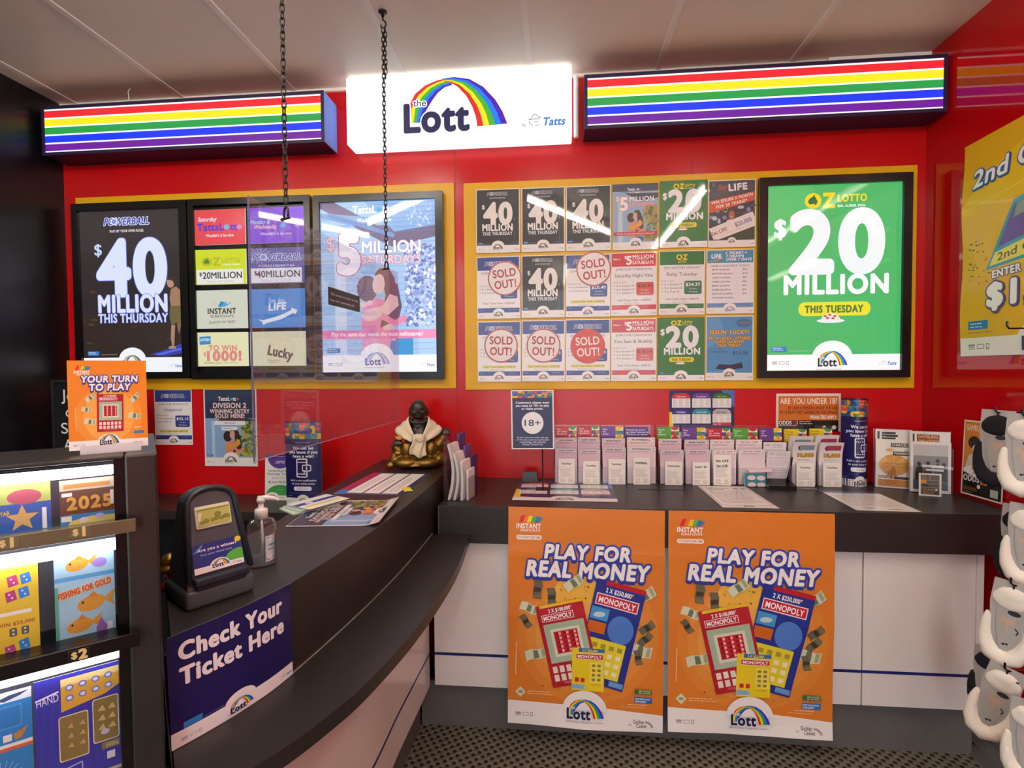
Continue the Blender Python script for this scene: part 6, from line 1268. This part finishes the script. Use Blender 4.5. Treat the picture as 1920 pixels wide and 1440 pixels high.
# ------------------------------------------------------------------ right wall
zz = [P(0, XR, 1810, 278), P(0, XR, 1808, 668)]
o = art_chance().mesh(.60, zz[0].z - zz[1].z, 'yellow_poster', M['semi'], .0006, None, (XR - .004, 2.15 - .30, zz[1].z), (0, 0, R(-90)), fn=lambda x, y, z: (x, y - .003 - .004 * math.sin(z * 17 + x * 6) * .5 - .004 * max(0, 1 - (x + .3) / .06) ** 2 * (.5 + .5 * math.sin(z * 14)), z), grid=(14, 24), dz=1.2e-4, seg=.02); tag(o, 'big yellow second chance poster on the red side wall', 'poster')
o = art_odds_poster().mesh(.175, .285, 'gambling_poster', M['semi'], .0008, None, (XR - .012, 2.125 - .088, .905), (R(-2), 0, R(-90 + 3))); tag(o, 'orange gambling problem poster leaning on side wall above counter', 'poster')
# sock packs on wire hooks
def oval(rx, rz, n=24, cx=0, cz=0, a0=0, a1=360): return [(cx + rx * math.cos(R(a0 + (a1 - a0) * k / n)), cz + rz * math.sin(R(a0 + (a1 - a0) * k / n))) for k in range(n)]
def sock(t, px, py, hpx, black, rz, lab, seed=0, tw=0):
    """hang tag centre-top at the photo pixel; t is the depth along the view"""
    d = ray(px, py); p = CAM + d * t; h = hpx * t / FPX; k = h / .22
    e = empty('sock_pack', p, rz, label=lab, cat='socks', group='sock packs on wall hooks'); e.rotation_euler = (0, R(tw), rz)
    sm = M['sockb' if black else 'sockw']; fp = Matrix(((1, 0, 0, 0), (0, 0, -1, 0), (0, 1, 0, 0), (0, 0, 0, 1)))
    mb = MB(); ol = [(-.036, 0), (.036, 0), (.038, -.06), (.034, -.10), (.027, -.14), (.020, -.17), (0, -.178), (-.020, -.17), (-.027, -.14), (-.034, -.10), (-.038, -.06)]
    mb.prism([(x * k, z * k) for x, z in ol[::-1]], .0, .0016, fp); mb.obj('card', M['card'], e)
    A = Art(60, 150, 'a9a6a2'); A.poly([(14, 58), (30, 66), (46, 60), (42, 80), (33, 74), (30, 112), (26, 74), (16, 74)], 'c8a58e'); A.line([(46, 84), (54, 92), (50, 100)], 3, '2a2a2e'); A.ell(28, 134, 4, 3, '26262a'); A.ell(35, 132, 3, 3, '26262a'); A.ell(40, 46, 14, 7, '2c2a36')
    A.mesh(.052 * k, .142 * k, 'printed_front', M['pine'], .0003, e, (0, -.0035, -.176 * k), outline=[(4, 0), (56, 0), (56, 70), (50, 110), (40, 150), (20, 150), (10, 110), (4, 70)][::-1])
    mb = MB(); f = lambda x, y, z: (x * k, y * k, z * k)
    U = [(-.036, -.092), (-.039, -.115), (-.039, -.14), (-.034, -.17), (-.022, -.192), (0, -.202), (.022, -.192), (.034, -.17), (.039, -.14), (.039, -.115), (.036, -.092)]
    mb.tube([f(x, .003, z) for x, z in U], [q * k for q in (.007, .0105, .0125, .016, .020, .022, .020, .016, .0125, .0105, .007)], 12)
    mb.ball(f(0, .009, -.165), (.036 * k, .009 * k, .046 * k)); mb.ball(f(0, .012, -.12), (.036 * k, .007 * k, .05 * k))
    remesh(mb, 'toe', sm, .0042, e, it=3)
    mb = MB(); mb.ball(f(0, -.001, -.046), (.037 * k, .010 * k, .028 * k)); mb.ball(f(0, -.002, -.034), (.030 * k, .011 * k, .020 * k)); mb.ball(f(0, .008, -.05), (.036 * k, .006 * k, .03 * k)); remesh(mb, 'heel', sm, .0042, e, it=3)
    mb = MB(); mb.tube([f(0, -.004, -.010), f(0, -.005, -.020), f(.012, -.006, -.026), f(.026, -.006, -.026)], .0022 * k, 6); mb.obj('plastic_hanger', M['frame'], e)
    return e, p
def hook(p, lab, tip=.022):
    mb = MB(); x = p.x - .012; L = XR - .003 - x
    mb.tube([(-L, 0, .022), (-L, 0, .008), (-L + .006, 0, 0), (0, 0, 0)], .0028, 8); mb.obj  # rod with an upturned tip
    o = mb.obj('wire_hook', M['frame'], None, (XR - .003, p.y, p.z)); tag(o, lab, 'hook', 'wire hooks on side wall'); return o
SK = [(1.62, 1873, 769, 146, 1, -50, 'black sock pack on the upper hook beside orange gambling poster'), (1.55, 1914, 948, 150, 1, -52, 'black sock pack below the counter top end'), (1.58, 1856, 1216, 128, 1, -50, 'black sock pack low by the white cupboard'),
      (1.42, 1925, 776, 158, 0, -46, 'white sock pack at the right edge by the orange poster'), (1.40, 1930, 946, 158, 0, -46, 'white sock pack at the right edge below the counter top'), (1.38, 1903, 1092, 168, 0, -46, 'large white sock pack in front of the red wall'), (1.36, 1892, 1252, 158, 0, -42, 'white sock pack hanging lowest near the floor'), (1.24, 1935, 1315, 168, 0, -40, 'pale sock pack cut off by the right edge')]
for t, px, py, hp, bl, rz, lab in SK:
    e, p = sock(t, px, py, hp, bl, R(rz), lab, tw={1892: 14, 1903: 6}.get(px, 2))
    hook(p + Vector((0, -.002, -.008)), 'black wire hook holding the ' + lab[:lab.index('pack') + 4] + ' ' + lab[lab.index('pack') + 5:])
hook(P(0, 1.36, 1888, 616) + Vector((.012, 0, 0)), 'bare black wire hook in front of the yellow poster')
hook(P(0, 1.33, 1876, 1082) + Vector((.012, 0, 0)), 'bare black wire hook over the red wall')
